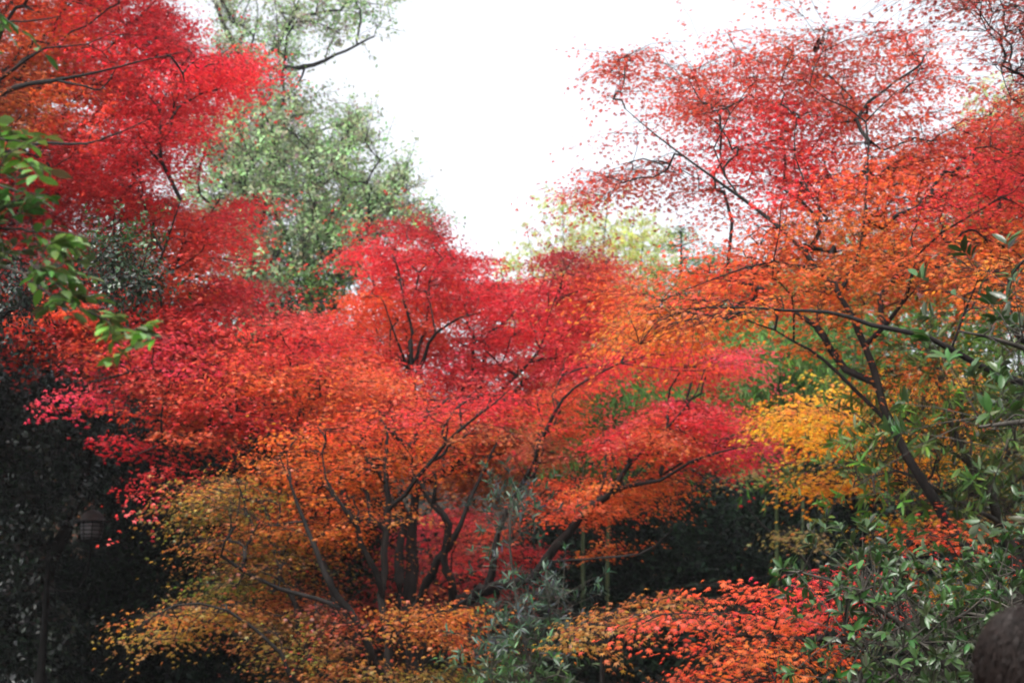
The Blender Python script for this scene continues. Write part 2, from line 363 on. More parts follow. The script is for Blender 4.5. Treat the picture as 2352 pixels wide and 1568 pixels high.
# ------------------------------------------------------------------ maples
tree('maple_tree', 'large deep crimson maple filling the upper left with thin dark branches',
 [[('g', -260, 15, .22), (-230, 1000, 15, .18), (-190, 600, 14.5, .15), (-120, 300, 14, .11), (-40, 60, 13.8, .08), (60, -160, 13.5, .05)],
  [(-150, 420, 14.2, .06), (-60, 260, 13.2, .05), (0, 217, 12.6, .042), (70, 192, 12.2, .034), (125, 184, 12, .03), (200, 172, 12, .02), (330, 140, 12.2, .012), (420, 120, 12.4, .007)],
  [(-100, 260, 13.8, .05), (0, 182, 12.9, .03), (65, 135, 12.5, .022), (105, 110, 12.3, .016), (200, 102, 12.2, .01), (280, 60, 12.2, .006)],
  [(-60, 100, 13.6, .03), (0, 55, 12.6, .02), (60, 50, 12.2, .014), (140, 38, 12, .008)],
  [(125, 184, 12, .02), (200, 200, 11.9, .016), (235, 205, 11.9, .012), (265, 160, 11.8, .008)],
  [(-180, 560, 14.4, .06), (-60, 400, 13.3, .035), (60, 332, 12.4, .024), (200, 330, 12, .018), (245, 315, 12, .014), (290, 298, 12, .01), (350, 270, 12, .006)],
  [(-200, 760, 14.7, .08), (100, 800, 14.4, .06), (280, 730, 14, .045), (350, 642, 13.6, .03), (365, 600, 13.4, .024), (385, 550, 13.3, .018), (415, 460, 13.2, .009)],
  [(350, 642, 13.6, .024), (400, 620, 13.4, .018), (465, 575, 13.3, .008)]],
 [([(-380, -260), (400, -260), (400, -30), (420, 70), (500, 120), (560, 170), (550, 225), (470, 255), (435, 330), (420, 380), (390, 350), (370, 430), (-380, 430)], 11.5, 16.5, 3.6),
  ([(-300, 400), (370, 420), (460, 440), (530, 480), (565, 540), (570, 620), (565, 700), (500, 760), (300, 790), (-300, 760)], 12, 16.5, 3.7)],
 [(0, 100, 'bo'), (120, 130, 'bo'), (60, 60, 'ro'), (200, 90, 'sc'), (280, 60, 'cr'), (350, 100, 'cr'), (400, 40, 'cr'), (380, 180, 'sc'), (500, 160, 'sc'), (560, 190, 'sc'), (200, 220, 'ro'), (60, 260, 'bo'),
  (300, 240, 'sc'), (450, 290, 'sc'), (120, 350, 'cr'), (260, 360, 'sc'), (380, 340, 'cr'), (60, 450, 'cr'), (300, 450, 'cr'), (450, 480, 'sc'), (560, 520, 'sc'), (380, 560, 'ro'), (420, 640, 'ro'), (520, 650, 'cr'), (300, 600, 'ro'), (100, 650, 'sc'), (450, 730, 'sc')],
 s=.031, per=150, seed=11, tp='m3', back=1.1)
tree('maple_tree', 'scarlet and pink maple whose sprays spread over the dark hedge behind the lantern',
 [[('g', 700, 14.5, .15), (690, 1250, 14.4, .12), (640, 1080, 14.2, .09), (560, 960, 14, .06), (470, 880, 13.6, .035), (350, 850, 13, .02), (200, 880, 12.4, .008)],
  [(640, 1080, 14.2, .06), (700, 930, 14, .04), (760, 830, 14, .02)], [(560, 960, 14, .04), (540, 850, 13.8, .025), (400, 780, 13.5, .012), (200, 770, 13.4, .006)],
  [(560, 960, 14, .04), (420, 1000, 13.2, .02), (300, 1050, 12.6, .008)]],
 [([(0, 690), (150, 670), (300, 740), (480, 760), (600, 740), (760, 740), (800, 800), (880, 880), (850, 930), (760, 960), (640, 950), (560, 1000), (450, 1020), (430, 985), (350, 950), (340, 870), (210, 800), (80, 735), (0, 740)], 12, 15, 3.4),
  ([(135, 915), (240, 865), (260, 900), (180, 935)], 12, 12.8, 1.5), ([(220, 1010), (300, 1005), (430, 1060), (420, 1120), (340, 1110), (270, 1070)], 12.2, 13, .6)],
 [(100, 740, 'ro'), (250, 780, 'ro'), (330, 800, 'pk'), (420, 850, 'pk'), (300, 900, 'sc'), (400, 900, 'ro'), (330, 960, 'ro'), (480, 900, 'pk'), (560, 850, 'ro'), (620, 900, 'or_'), (700, 880, 'or_'), (760, 900, 'ro'), (520, 930, 'sc'), (470, 960, 'or_'), (620, 960, 'sc'), (180, 900, 'pk'), (290, 1040, 'cr'), (380, 1080, 'sc'), (680, 780, 'sc')],
 s=.031, per=130, seed=12, tp='m3', back=.5)
tree('maple_tree', 'tall scarlet maple in the centre with a clump of dark stems',
 [[('g', 955, 17, .2), (942, 1420, 17, .15), (942, 1259, 17, .11), (950, 1144, 17, .08), (946, 1084, 17, .06)],
  [(925, 1400, 16.8, .12), (915, 1374, 16.8, .11), (920, 1234, 16.8, .08), (930, 1184, 16.8, .06), (905, 1130, 16.6, .04)],
  [(950, 1400, 16.8, .1), (968, 1374, 16.7, .09), (995, 1309, 16.5, .08), (1025, 1254, 16.3, .07), (1060, 1204, 16.2, .05), (1100, 1100, 16.2, .03), (1150, 1000, 16.2, .015)],
  [(960, 1420, 16.9, .1), (1040, 1389, 16.6, .085), (1037, 1334, 16.4, .08), (1022, 1274, 16.3, .075), (1030, 1204, 16.2, .07), (995, 1154, 16.2, .06), (960, 1100, 16.3, .05)],
  [(995, 1154, 16.2, .05), (1000, 1120, 16.1, .03), (1002, 1080, 16, .015)],
  [(946, 1084, 17, .06), (990, 1009, 16.8, .055), (975, 944, 16.6, .055), (950, 894, 16.4, .055), (942, 784, 16.2, .045), (940, 740, 16.2, .03), (906, 590, 16.3, .012)],
  [(948, 890, 16.4, .05), (975, 820, 16.2, .04), (1000, 765, 16, .03), (1059, 730, 15.8, .018), (1104, 718, 15.7, .008)],
  [(946, 880, 16.4, .04), (920, 800, 16.1, .025), (905, 760, 16, .018), (880, 690, 15.9, .008)],
  [(1000, 765, 16, .02), (985, 650, 16.2, .014), (1010, 600, 16.3, .007)],
  [(990, 1009, 16.8, .04), (1150, 900, 16.5, .03), (1240, 800, 16.5, .024), (1260, 730, 16.6, .012), (1300, 620, 16.8, .006)],
  [(1150, 840, 16.5, .02), (1110, 800, 16.4, .014), (1060, 790, 16.4, .007)], [(950, 900, 16.4, .035), (850, 850, 16, .02), (720, 770, 15.8, .01)]],
 [([(810, 700), (830, 600), (850, 550), (930, 505), (1010, 530), (1060, 600), (1090, 660), (1180, 650), (1260, 620), (1310, 550), (1350, 560), (1380, 650), (1450, 660), (1400, 760), (1350, 850), (1300, 920), (1190, 970), (1090, 985), (980, 990), (880, 950), (790, 890), (700, 820), (600, 760), (700, 730)], 14.5, 18.5, 3.3),
  ([(1000, 530), (1090, 565), (1120, 600), (1050, 640), (1010, 600)], 16, 17.5, 1.0),
  ([(980, 1010), (1100, 1000), (1240, 980), (1240, 1100), (1120, 1140), (1050, 1120), (980, 1080)], 15, 17.5, 2.4)],
 [(900, 520, 'cr'), (960, 530, 'dc'), (1050, 570, 'cr'), (880, 600, 'sc'), (850, 680, 'ro'), (920, 660, 'sc'), (1000, 640, 'cr'), (1060, 680, 'cr'), (1150, 680, 'cr'), (1230, 660, 'cr'), (1310, 580, 'dc'), (1000, 720, 'ro'), (900, 760, 'ro'), (1100, 760, 'cr'), (1000, 850, 'sc'), (850, 850, 'sc'), (1100, 850, 'pk'), (1200, 760, 'sc'),
  (1200, 900, 'ro'), (1250, 830, 'pk'), (1400, 700, 'ro'), (1340, 780, 'sc'), (720, 780, 'sc'), (1100, 950, 'ro'), (1010, 960, 'sc'), (1050, 1060, 'or_'), (1180, 1040, 'bo'), (1150, 1100, 'br')],
 s=.034, per=150, seed=13, tp='m3', back=1.5)
tree('maple_tree', 'small bright red maple glowing low behind the clump of dark stems',
 [[('g', 1010, 22, .1), (1000, 1330, 22, .06), (980, 1240, 22, .02)], [(1005, 1380, 22, .04), (1100, 1300, 22, .03), (1170, 1240, 22, .01)], [(1000, 1360, 22, .04), (900, 1330, 22, .02), (820, 1300, 22, .01)]],
 [([(790, 1240), (880, 1180), (1050, 1150), (1180, 1190), (1240, 1280), (1200, 1380), (1080, 1430), (800, 1420)], 20.5, 25, 2.0)],
 [(900, 1200, 'pk'), (1050, 1200, 'sc'), (1000, 1280, 'sc'), (1100, 1300, 'sc'), (960, 1330, 'ro'), (1060, 1360, 'dc'), (930, 1270, 'cr'), (850, 1300, 'cr'), (1180, 1300, 'cr'), (1120, 1230, 'ro')], s=.055, per=70, R=(.35, .6), tr=.004, seed=14)
tree('maple_tree', 'orange maple with olive green patches standing before the red ones',
 [[('g', 893, 10, .09), (889, 1568, 10, .055), (890, 1483, 10, .05), (878, 1370, 10, .045), (884, 1260, 10, .042), (888, 1177, 10, .04), (889, 1114, 10, .034), (886, 1014, 10, .02), (900, 960, 10, .008)],
  [(893, 1590, 10, .05), (870, 1540, 9.9, .046), (849, 1492, 9.8, .044), (800, 1399, 9.7, .04), (750, 1324, 9.6, .036), (725, 1259, 9.6, .03), (695, 1194, 9.6, .024), (665, 1109, 9.6, .014), (640, 1040, 9.6, .006)],
  [(878, 1370, 10, .036), (868, 1335, 9.9, .034), (845, 1284, 9.8, .032), (820, 1214, 9.7, .028), (780, 1154, 9.6, .022), (750, 1099, 9.6, .013), (740, 1040, 9.6, .006)],
  [(889, 1174, 10, .03), (930, 1134, 9.9, .027), (990, 1056, 9.8, .024), (1060, 984, 9.7, .018), (1125, 934, 9.6, .011), (1170, 895, 9.6, .005)],
  [(888, 1114, 10, .022), (865, 1080, 9.9, .02), (838, 1050, 9.9, .018)],
  [(800, 1399, 9.7, .03), (640, 1350, 9.6, .024), (510, 1274, 9.5, .018), (540, 1209, 9.4, .012), (552, 1129, 9.4, .006)],
  [(870, 1540, 9.9, .036), (690, 1580, 9.5, .03), (645, 1499, 9.4, .022), (520, 1400, 9.3, .014), (400, 1390, 9.2, .01), (290, 1460, 9.1, .004)],
  [(890, 1483, 10, .02), (930, 1440, 9.6, .014), (1020, 1400, 9.2, .006)], [(1060, 984, 9.7, .01), (1055, 930, 9.7, .007), (1040, 905, 9.7, .004)]],
 [([(400, 1150), (430, 1110), (500, 1085), (600, 1060), (640, 1090), (620, 1150), (540, 1180), (480, 1190)], 9, 10.6, 2.2),
  ([(580, 1040), (700, 970), (800, 950), (900, 930), (1060, 900), (1180, 900), (1190, 960), (1100, 1010), (1010, 1030), (930, 1070), (850, 1110), (800, 1160), (700, 1160), (640, 1110)], 9, 11.5, 2.7),
  ([(500, 1180), (620, 1160), (740, 1160), (840, 1150), (880, 1190), (870, 1250), (820, 1220), (750, 1220), (730, 1280), (710, 1330), (640, 1330), (560, 1370), (510, 1310), (480, 1230)], 9, 11.2, 2.3),
  ([(600, 1330), (730, 1330), (790, 1350), (830, 1430), (800, 1470), (720, 1440), (600, 1410)], 9, 11, 1.9),
  ([(310, 1482), (345, 1435), (380, 1408), (440, 1380), (560, 1395), (700, 1440), (800, 1500), (850, 1600), (660, 1600), (660, 1500), (560, 1440), (440, 1425), (400, 1460), (345, 1488)], 8.8, 9.8, 2.3),
  ([(870, 1410), (910, 1385), (1040, 1395), (1070, 1430), (1060, 1480), (980, 1450), (900, 1480)], 8.8, 9.6, 2.6),
  ([(700, 1500), (850, 1510), (900, 1550), (1000, 1520), (1100, 1540), (1120, 1650), (700, 1680)], 9, 10, 2.0)],
 [(420, 1140, 'yo'), (500, 1090, 'yo'), (600, 1060, 'or_'), (560, 1130, 'ol'), (530, 1165, 'gr'), (650, 1010, 'or_'), (760, 990, 'ro'), (760, 1060, 'or_'), (850, 980, 'ro'), (950, 960, 'sc'), (900, 1040, 'or_'), (1080, 930, 'sc'), (1150, 920, 'sc'), (1000, 1010, 'ro'), (1060, 1000, 'yo'),
  (700, 1120, 'or_'), (850, 1130, 'or_'), (700, 1190, 'or_'), (600, 1190, 'bo'), (540, 1220, 'bo'), (450, 1180, 'ol'), (520, 1300, 'gr'), (570, 1340, 'gr'), (640, 1250, 'ol'), (700, 1280, 'gr'), (650, 1300, 'bo'), (860, 1200, 'yo'), (900, 1240, 'yo'), (780, 1220, 'or_'), (640, 1370, 'bo'), (720, 1380, 'br'), (780, 1400, 'ro'), (760, 1450, 'br'),
  (270, 1470, 'ol'), (330, 1430, 'ol'), (380, 1420, 'yo'), (450, 1400, 'ol'), (540, 1410, 'bo'), (620, 1430, 'ol'), (600, 1480, 'br'), (700, 1470, 'ol'), (960, 1410, 'yo'), (920, 1440, 'yo'), (1030, 1430, 'or_'), (780, 1540, 'yo'), (900, 1580, 'ol'), (1020, 1540, 'ol')],
 s=.031, per=100, R=(.26, .46), seed=15, ysc=1.22, back=.7)
tree('maple_tree', 'coral red maple with layered sprays reaching right over the dark hollow',
 [[('g', 1050, 15.6, .2), (1052, 1410, 15.6, .14), (1093, 1366, 15.4, .12), (1120, 1348, 15.3, .1), (1174, 1339, 15, .085), (1223, 1325, 14.8, .08), (1276, 1260, 14.6, .075), (1321, 1194, 14.5, .07), (1366, 1154, 14.4, .06), (1406, 1124, 14.3, .055), (1446, 1064, 14.2, .04), (1486, 1029, 14.1, .03), (1546, 969, 14, .018), (1600, 900, 14, .008)],
  [(1406, 1127, 14.3, .04), (1476, 1109, 14, .032), (1516, 1102, 13.9, .028), (1591, 1059, 13.7, .022), (1646, 1039, 13.6, .015), (1740, 1020, 13.5, .006)],
  [(1120, 1348, 15.3, .08), (1135, 1280, 15.2, .06), (1142, 1222, 15.2, .05), (1206, 1100, 15, .04), (1241, 1019, 14.8, .036), (1276, 944, 14.6, .03), (1321, 889, 14.4, .022), (1426, 834, 14.2, .014), (1560, 800, 14, .006)],
  [(1446, 1064, 14.2, .025), (1445, 1030, 14.1, .018), (1450, 990, 14.1, .008)],
  [(1250, 1290, 14.7, .03), (1386, 1281, 14, .017), (1471, 1270, 13.7, .014), (1526, 1234, 13.5, .011), (1545, 1212, 13.4, .008), (1540, 1195, 13.4, .004)],
  [(1426, 834, 14.2, .012), (1540, 850, 14, .01), (1640, 850, 13.9, .005)]],
 [([(1350, 850), (1430, 780), (1560, 770), (1640, 800), (1740, 795), (1735, 840), (1680, 890), (1600, 870), (1500, 850), (1420, 850)], 13.3, 15, 3),
  ([(1340, 985), (1400, 965), (1480, 925), (1560, 895), (1640, 935), (1700, 940), (1740, 980), (1795, 1030), (1770, 1050), (1680, 1055), (1560, 1040), (1450, 1060), (1360, 1040)], 13, 14.8, 3),
  ([(1200, 1000), (1300, 930), (1330, 960), (1300, 1010), (1290, 1060), (1190, 1080)], 14, 15.2, 2.4),
  ([(1200, 1130), (1280, 1085), (1400, 1110), (1500, 1085), (1570, 1080), (1580, 1130), (1450, 1140), (1360, 1180), (1250, 1200)], 13.4, 15, 2.3),
  ([(1390, 1270), (1420, 1258), (1450, 1266), (1430, 1276)], 13.8, 14, 1.5), ([(1240, 880), (1330, 850), (1340, 900), (1270, 930)], 14, 15, 2.6)],
 [(1450, 800, 'sc'), (1560, 800, 'sc'), (1700, 820, 'pk'), (1620, 850, 'ro'), (1540, 900, 'pk'), (1460, 940, 'pk'), (1420, 1000, 'cr'), (1500, 980, 'ro'), (1600, 970, 'sc'), (1700, 980, 'pk'), (1760, 1035, 'pk'), (1640, 1030, 'sc'), (1520, 1030, 'or_'), (1380, 1010, 'sc'), (1560, 1100, 'or_'), (1450, 1120, 'or_'), (1300, 1120, 'ro'), (1250, 1170, 'ro'), (1260, 1020, 'br'), (1300, 960, 'ro'), (1420, 1268, 'or_')],
 s=.034, per=120, R=(.3, .5), seed=16, tp='m5', back=.8)
tree('maple_tree', 'broad orange maple on the right with a dark leaning trunk and thin red top',
 [[('g', 2330, 7.4, .12), (2300, 1400, 7.3, .085), (2246, 1309, 7.2, .062), (2181, 1209, 7.1, .056), (2116, 1094, 7, .052), (2051, 984, 7, .048), (2016, 889, 7, .044), (1986, 794, 7, .04), (1960, 735, 7, .036), (1926, 675, 7, .032), (1891, 630, 7, .03), (1796, 530, 7.1, .026), (1701, 455, 7.2, .02), (1626, 400, 7.2, .015), (1511, 315, 7.3, .009), (1436, 250, 7.3, .004)],
  [(2045, 976, 7, .026), (1956, 889, 7, .022), (1891, 824, 7, .018), (1826, 784, 7, .013), (1780, 758, 7, .008)],
  [(1926, 675, 7, .026), (1980, 560, 7, .02), (1992, 395, 7.1, .016), (1988, 280, 7.2, .012), (1901, 230, 7.2, .008), (1860, 195, 7.2, .004)],
  [(1986, 794, 7, .03), (2080, 690, 6.8, .022), (2110, 580, 6.7, .016), (2220, 500, 6.6, .01), (2330, 440, 6.6, .005)],
  [(1860, 195, 7.2, .007), (1890, 120, 7.2, .006), (2000, 80, 7.1, .004), (2100, 110, 7.1, .002)], [(1988, 280, 7.2, .01), (2060, 210, 7.1, .005), (2130, 180, 7.1, .002)],
  [(1701, 455, 7.2, .012), (1640, 340, 7.2, .009), (1720, 200, 7.2, .005)],
  [(1891, 630, 7, .018), (1780, 600, 6.8, .013), (1640, 640, 6.6, .008), (1520, 690, 6.5, .004)],
  [(1901, 500, 7, .012), (1880, 480, 7, .012), (1826, 360, 7.2, .008), (1830, 270, 7.2, .005)]],
 [([(1400, 750), (1480, 670), (1560, 620), (1660, 580), (1760, 500), (1770, 410), (1900, 390), (2050, 370), (2200, 380), (2450, 320), (2500, 690), (2352, 700), (2200, 680), (2050, 700), (1950, 730), (1850, 710), (1700, 720), (1600, 750), (1500, 790), (1400, 790)], 5.8, 8.2, 2.25),
  ([(1780, 840), (1820, 780), (1900, 780), (1960, 800), (1900, 830)], 6.4, 7.2, .6), ([(2000, 800), (2080, 790), (2150, 850), (2120, 900), (2040, 880)], 6.2, 7, 1.1),
  ([(1560, 220), (1600, 160), (1660, 110), (1800, 65), (1900, 85), (1990, 170), (2030, 250), (1970, 340), (1900, 410), (1790, 420), (1720, 460), (1650, 410), (1570, 320), (1530, 250)], 6.6, 8, 1.7),
  ([(1345, 160), (1450, 90), (1530, 110), (1570, 200), (1600, 300), (1520, 260), (1430, 220), (1360, 200)], 6.8, 7.8, 1.1),
  ([(1880, 80), (1980, 30), (2140, 40), (2180, 130), (2150, 230), (2060, 250), (1990, 180), (1930, 130)], 6.6, 7.8, .9), ([(1700, -10), (1860, -30), (1850, 20), (1730, 25)], 6.8, 7.6, .3), ([(2020, 260), (2180, 190), (2300, 180), (2450, 170), (2450, 300), (2060, 320)], 6.6, 7.8, .55),
  ([(1400, 300), (1480, 280), (1490, 340), (1400, 350)], 6.8, 7.6, .6),
  ([(1285, 450), (1340, 390), (1480, 375), (1560, 395), (1640, 430), (1700, 500), (1660, 530), (1600, 440), (1500, 430), (1400, 450), (1320, 490)], 6.8, 7.8, 1.7),
  ([(1980, 350), (2100, 300), (2200, 270), (2300, 240), (2450, 260), (2450, 400), (2000, 410)], 6.6, 8, 1.9)],
 [(1450, 740, 'or_'), (1550, 660, 'ro'), (1660, 620, 'ro'), (1750, 650, 'ro'), (1850, 640, 'or_'), (1800, 560, 'ro'), (1850, 430, 'sc'), (1950, 420, 'ro'), (2000, 470, 'or_'), (1900, 520, 'or_'), (2100, 440, 'ro'), (2200, 450, 'sc'), (2320, 430, 'sc'), (2150, 540, 'ro'), (2300, 560, 'or_'), (2060, 600, 'or_'), (2200, 650, 'bo'), (2000, 700, 'bo'), (1700, 700, 'ro'),
  (1850, 800, 'or_'), (2080, 840, 'or_'), (1650, 250, 'ru'), (1700, 180, 'ru'), (1800, 150, 'ru'), (1900, 150, 'rd'), (1650, 340, 'sc'), (1800, 300, 'sc'), (1850, 370, 'sc'), (1950, 250, 'ru'), (1450, 150, 'ru'), (1350, 430, 'ru'), (1500, 400, 'rd'), (1620, 430, 'ru'), (2150, 320, 'ru'), (2350, 320, 'ru')],
 s=.030, per=85, R=(.2, .38), tp='m5', seed=17, tr=.0010, r0=.0018, ysc=1.4, back=.9, thick=.45)
tree('maple_tree', 'sparse crimson maple leaves hanging against the white sky, above the broad orange maple',
 [[('g', 2700, 6.5, .14), (2690, 1100, 6.5, .1), (2640, 700, 6.4, .08), (2560, 300, 6.3, .05), (2450, 0, 6.2, .03), (2300, -160, 6.1, .015), (2100, -120, 6, .008)],
  [(2680, 980, 6.5, .04), (2500, 960, 6.2, .032), (2352, 880, 5.9, .026), (2250, 838, 5.8, .023), (2130, 772, 5.7, .02), (2000, 745, 5.7, .016), (1900, 717, 5.7, .013), (1800, 712, 5.7, .01), (1680, 705, 5.7, .007), (1540, 712, 5.7, .003)],
  [(2660, 800, 6.4, .04), (2450, 800, 5.6, .026), (2345, 780, 5.2, .018), (2325, 730, 5.2, .016), (2318, 640, 5.2, .013), (2352, 600, 5.2, .01), (2420, 540, 5.3, .005)],
  [(2560, 300, 6.3, .03), (2400, 200, 6, .015), (2300, 150, 5.8, .006)]],
 [
  ([(1980, -30), (2150, -60), (2500, -60), (2500, 60), (2352, 70), (2280, 80), (2140, 20)], 5.6, 6.4, .9), ([(2260, 90), (2352, 70), (2450, 100), (2450, 250), (2330, 200), (2270, 150)], 5.6, 6.4, 1.1),
  ([(1480, 720), (1600, 700), (1760, 715), (1740, 760), (1600, 770), (1480, 780)], 5.4, 6.1, .9), ([(2180, 600), (2352, 560), (2400, 700), (2352, 740), (2250, 700)], 5, 5.9, .9)],
 [(2000, 60, 'rd'), (2150, 150, 'rd'), (2200, 10, 'rd'), (2350, 150, 'ru'), (2320, 60, 'rd'), (1780, 0, 'rd'), (2250, 650, 'or_'), (2200, 740, 'or_'), (1600, 730, 'or_')],
 s=.028, per=50, R=(.18, .3), tp='m7', seed=18, ysc=1.5, tr=.0014, r0=.0022)
tree('maple_tree', 'bright yellow maple glowing between the red maple and the narrow-leaved evergreen',
 [[('g', 2120, 11.5, .12), (2110, 1300, 11.4, .08), (2080, 1150, 11.2, .06), (2040, 1020, 11, .04), (1960, 960, 10.8, .02), (1850, 930, 10.6, .007)],
  [(2080, 1150, 11.2, .03), (1980, 1100, 10.8, .02), (1850, 1110, 10.5, .006)], [(2040, 1020, 11, .03), (2150, 930, 11, .015), (2250, 880, 11, .006)], [(2110, 1300, 11.4, .03), (2250, 1200, 11, .015), (2360, 1170, 11, .006)]],
 [([(1750, 950), (1790, 905), (1900, 890), (1960, 900), (2050, 880), (2150, 830), (2220, 880), (2190, 1080), (2130, 1110), (2050, 1070), (1950, 1020), (1880, 1000), (1800, 990)], 10.3, 12, 3.2),
  ([(1800, 1125), (1830, 1085), (1900, 1065), (2000, 1090), (2060, 1100), (1980, 1130), (1880, 1135)], 10.2, 11.4, 2.3),
  ([(1980, 1205), (2080, 1165), (2200, 1175), (2400, 1140), (2450, 1230), (2200, 1230)], 10.2, 11.6, 1.3), ([(2100, 1335), (2180, 1305), (2400, 1310), (2400, 1345), (2200, 1350)], 10, 11, 1.5), ([(2200, 990), (2400, 960), (2400, 1130), (2250, 1110)], 10.5, 12, 1.2)],
 [(1800, 930, 'ye'), (1900, 900, 'yb'), (1930, 940, 'ye'), (1850, 970, 'ye'), (2050, 920, 'ye'), (2150, 870, 'yb'), (2000, 1000, 'ye'), (2120, 1060, 'ye'), (1870, 1100, 'yb'), (1960, 1090, 'ye'), (2050, 1190, 'ye'), (2250, 1180, 'ol'), (2200, 1330, 'ye'), (2300, 1060, 'ol')],
 s=.040, per=80, R=(.24, .42), tp='m5', seed=19, ysc=1.3)
tree('maple_tree', 'low vermilion maple branch spread across the lower right below the evergreens',
 [[('g', 2420, 6.3, .09), (2330, 1590, 6.1, .05), (2180, 1520, 5.9, .035), (2060, 1485, 5.7, .028), (1900, 1470, 5.6, .02), (1790, 1465, 5.5, .014), (1640, 1452, 5.5, .007), (1520, 1430, 5.5, .003)],
  [(2060, 1485, 5.7, .018), (1980, 1400, 5.6, .012), (1880, 1340, 5.6, .005)], [(1900, 1470, 5.6, .014), (1800, 1530, 5.6, .008), (1700, 1560, 5.6, .004)],
  [(2250, 1550, 6.0, .02), (2260, 1400, 6.4, .014), (2200, 1260, 6.8, .009), (2120, 1230, 6.8, .004)]],
 [([(1470, 1405), (1520, 1385), (1560, 1380), (1660, 1405), (1700, 1360), (1760, 1355), (1820, 1370), (1900, 1380), (1980, 1400), (1980, 1450), (1900, 1480), (1860, 1540), (1880, 1640), (1620, 1640), (1560, 1530), (1600, 1480), (1510, 1440)], 5.1, 6.1, 1.15),
  ([(1830, 1290), (1900, 1295), (2060, 1315), (2060, 1370), (1980, 1400), (1880, 1370)], 5.2, 6, 1.5), ([(2065, 1245), (2130, 1200), (2220, 1205), (2250, 1265), (2170, 1270), (2110, 1255)], 6.4, 7, 1.4)],
 [(1480, 1410, 'ro'), (1560, 1400, 'ro'), (1700, 1400, 'ro'), (1760, 1380, 'ro'), (1850, 1420, 'ro'), (1960, 1340, 'sc'), (1900, 1320, 'sc'), (1650, 1450, 'ro'), (1800, 1480, 'or_'), (1800, 1560, 'or_'), (1650, 1540, 'ro'), (1880, 1600, 'yo'), (2150, 1230, 'ro')],
 s=.030, per=70, R=(.16, .3), tp='m7', seed=20, tr=.0016, r0=.0025, ysc=1.45)
tree('maple_tree', 'small golden brown maple arching low beside the grey-green shrub',
 [[('g', 1400, 8.9, .04), (1385, 1560, 8.9, .025), (1395, 1480, 8.8, .02), (1440, 1420, 8.7, .012), (1560, 1385, 8.6, .004)], [(1395, 1480, 8.8, .012), (1350, 1440, 8.7, .007), (1300, 1470, 8.6, .003)]],
 [([(1285, 1490), (1325, 1430), (1420, 1380), (1530, 1365), (1610, 1385), (1600, 1405), (1490, 1400), (1430, 1440), (1360, 1440), (1345, 1480), (1310, 1500)], 8.3, 9.2, 2.2)],
 [(1310, 1470, 'gb'), (1400, 1420, 'gb'), (1500, 1380, 'gb'), (1580, 1390, 'gb'), (1420, 1450, 'gb')], s=.029, per=80, R=(.2, .34), seed=21)
tree('maple_tree', 'thin olive-leaved maple in the shade of the hollow',
 [[('g', 1900, 18, .06), (1860, 1300, 18, .03), (1790, 1240, 18, .02), (1720, 1170, 18, .01), (1710, 1110, 18, .005)], [(1860, 1290, 18, .015), (1830, 1225, 17.5, .005)]],
 [([(1680, 1070), (1740, 1065), (1785, 1105), (1740, 1110)], 17, 18, 1.8), ([(1765, 1226), (1800, 1208), (1880, 1212), (1880, 1234), (1800, 1238)], 17, 18, 2)],
 [(1740, 1080, 'ol'), (1820, 1220, 'ol')], s=.05, per=60, seed=22)

# ------------------------------------------------------------------ evergreens near the viewer
tree('evergreen_shrub', 'narrow-leaved glossy evergreen beside the dark leaning trunk',
 [[('g', 2345, 8.6, .09), (2331, 1284, 8.4, .05), (2296, 1199, 8.4, .046), (2271, 1124, 8.3, .042), (2226, 1064, 8.3, .036), (2180, 960, 8.2, .026), (2166, 904, 8.2, .02), (2146, 809, 8.2, .01)],
  [(2296, 1199, 8.4, .03), (2200, 1150, 8.1, .02), (2060, 1080, 7.8, .012), (1960, 1120, 7.6, .005)], [(2226, 1064, 8.3, .02), (2080, 960, 8, .012), (2010, 860, 7.9, .005)], [(2271, 1124, 8.3, .02), (2352, 980, 8.2, .012), (2380, 860, 8.2, .006)]],
 [([(1910, 1130), (1950, 1010), (1980, 900), (2000, 820), (2100, 770), (2250, 780), (2450, 780), (2450, 1270), (2352, 1280), (2200, 1200), (2080, 1180), (1980, 1230), (1930, 1190)], 7.4, 8.9, 1.15)],
 [(1980, 1000, 'g2'), (2100, 850, 'g2'), (2050, 1150, 'g2'), (2250, 1000, 'g2'), (2300, 1200, 'g1'), (1960, 1180, 'g2')],
 cat='shrub', kind='whorl', tp='lance', s=.11, per=48, R=(.2, .42), mat=M_GLOSS, bark=M_GREYB, seed=31, ysc=1.33, tr=.002, r0=.003, trunk='stem', crown='foliage')
tree('evergreen_shrub', 'dense broad-leaved glossy shrub in the lower right corner by the dark-haired head',
 [[('g', 2300, 5.4, .06), (2250, 1650, 5.2, .04), (2160, 1520, 5, .025), (2050, 1420, 4.9, .015), (1900, 1330, 4.8, .008), (1800, 1310, 4.8, .004)], [(2250, 1650, 5.2, .03), (2320, 1480, 5, .018), (2300, 1330, 5, .006)], [(2250, 1650, 5.2, .025), (2060, 1600, 4.9, .015), (1960, 1540, 4.8, .006)]],
 [([(1870, 1330), (1900, 1300), (2000, 1285), (2150, 1310), (2352, 1310), (2450, 1320), (2450, 1660), (1960, 1660), (1960, 1520), (1900, 1450), (1870, 1390)], 4.4, 5.6, 1.45),
  ([(1785, 1315), (1830, 1290), (1880, 1320), (1850, 1350)], 4.7, 4.9, .7)],
 [(1850, 1320, 'g3'), (2050, 1350, 'g3'), (2200, 1350, 'g1'), (2150, 1500, 'g3'), (2300, 1400, 'g3'), (2050, 1560, 'g1')],
 cat='shrub', kind='whorl', tp='big', s=.054, per=44, R=(.13, .26), mat=M_GLOSS, bark=M_GREYB, seed=32, ysc=1.25, tr=.0022, r0=.003, trunk='stem', crown='foliage')
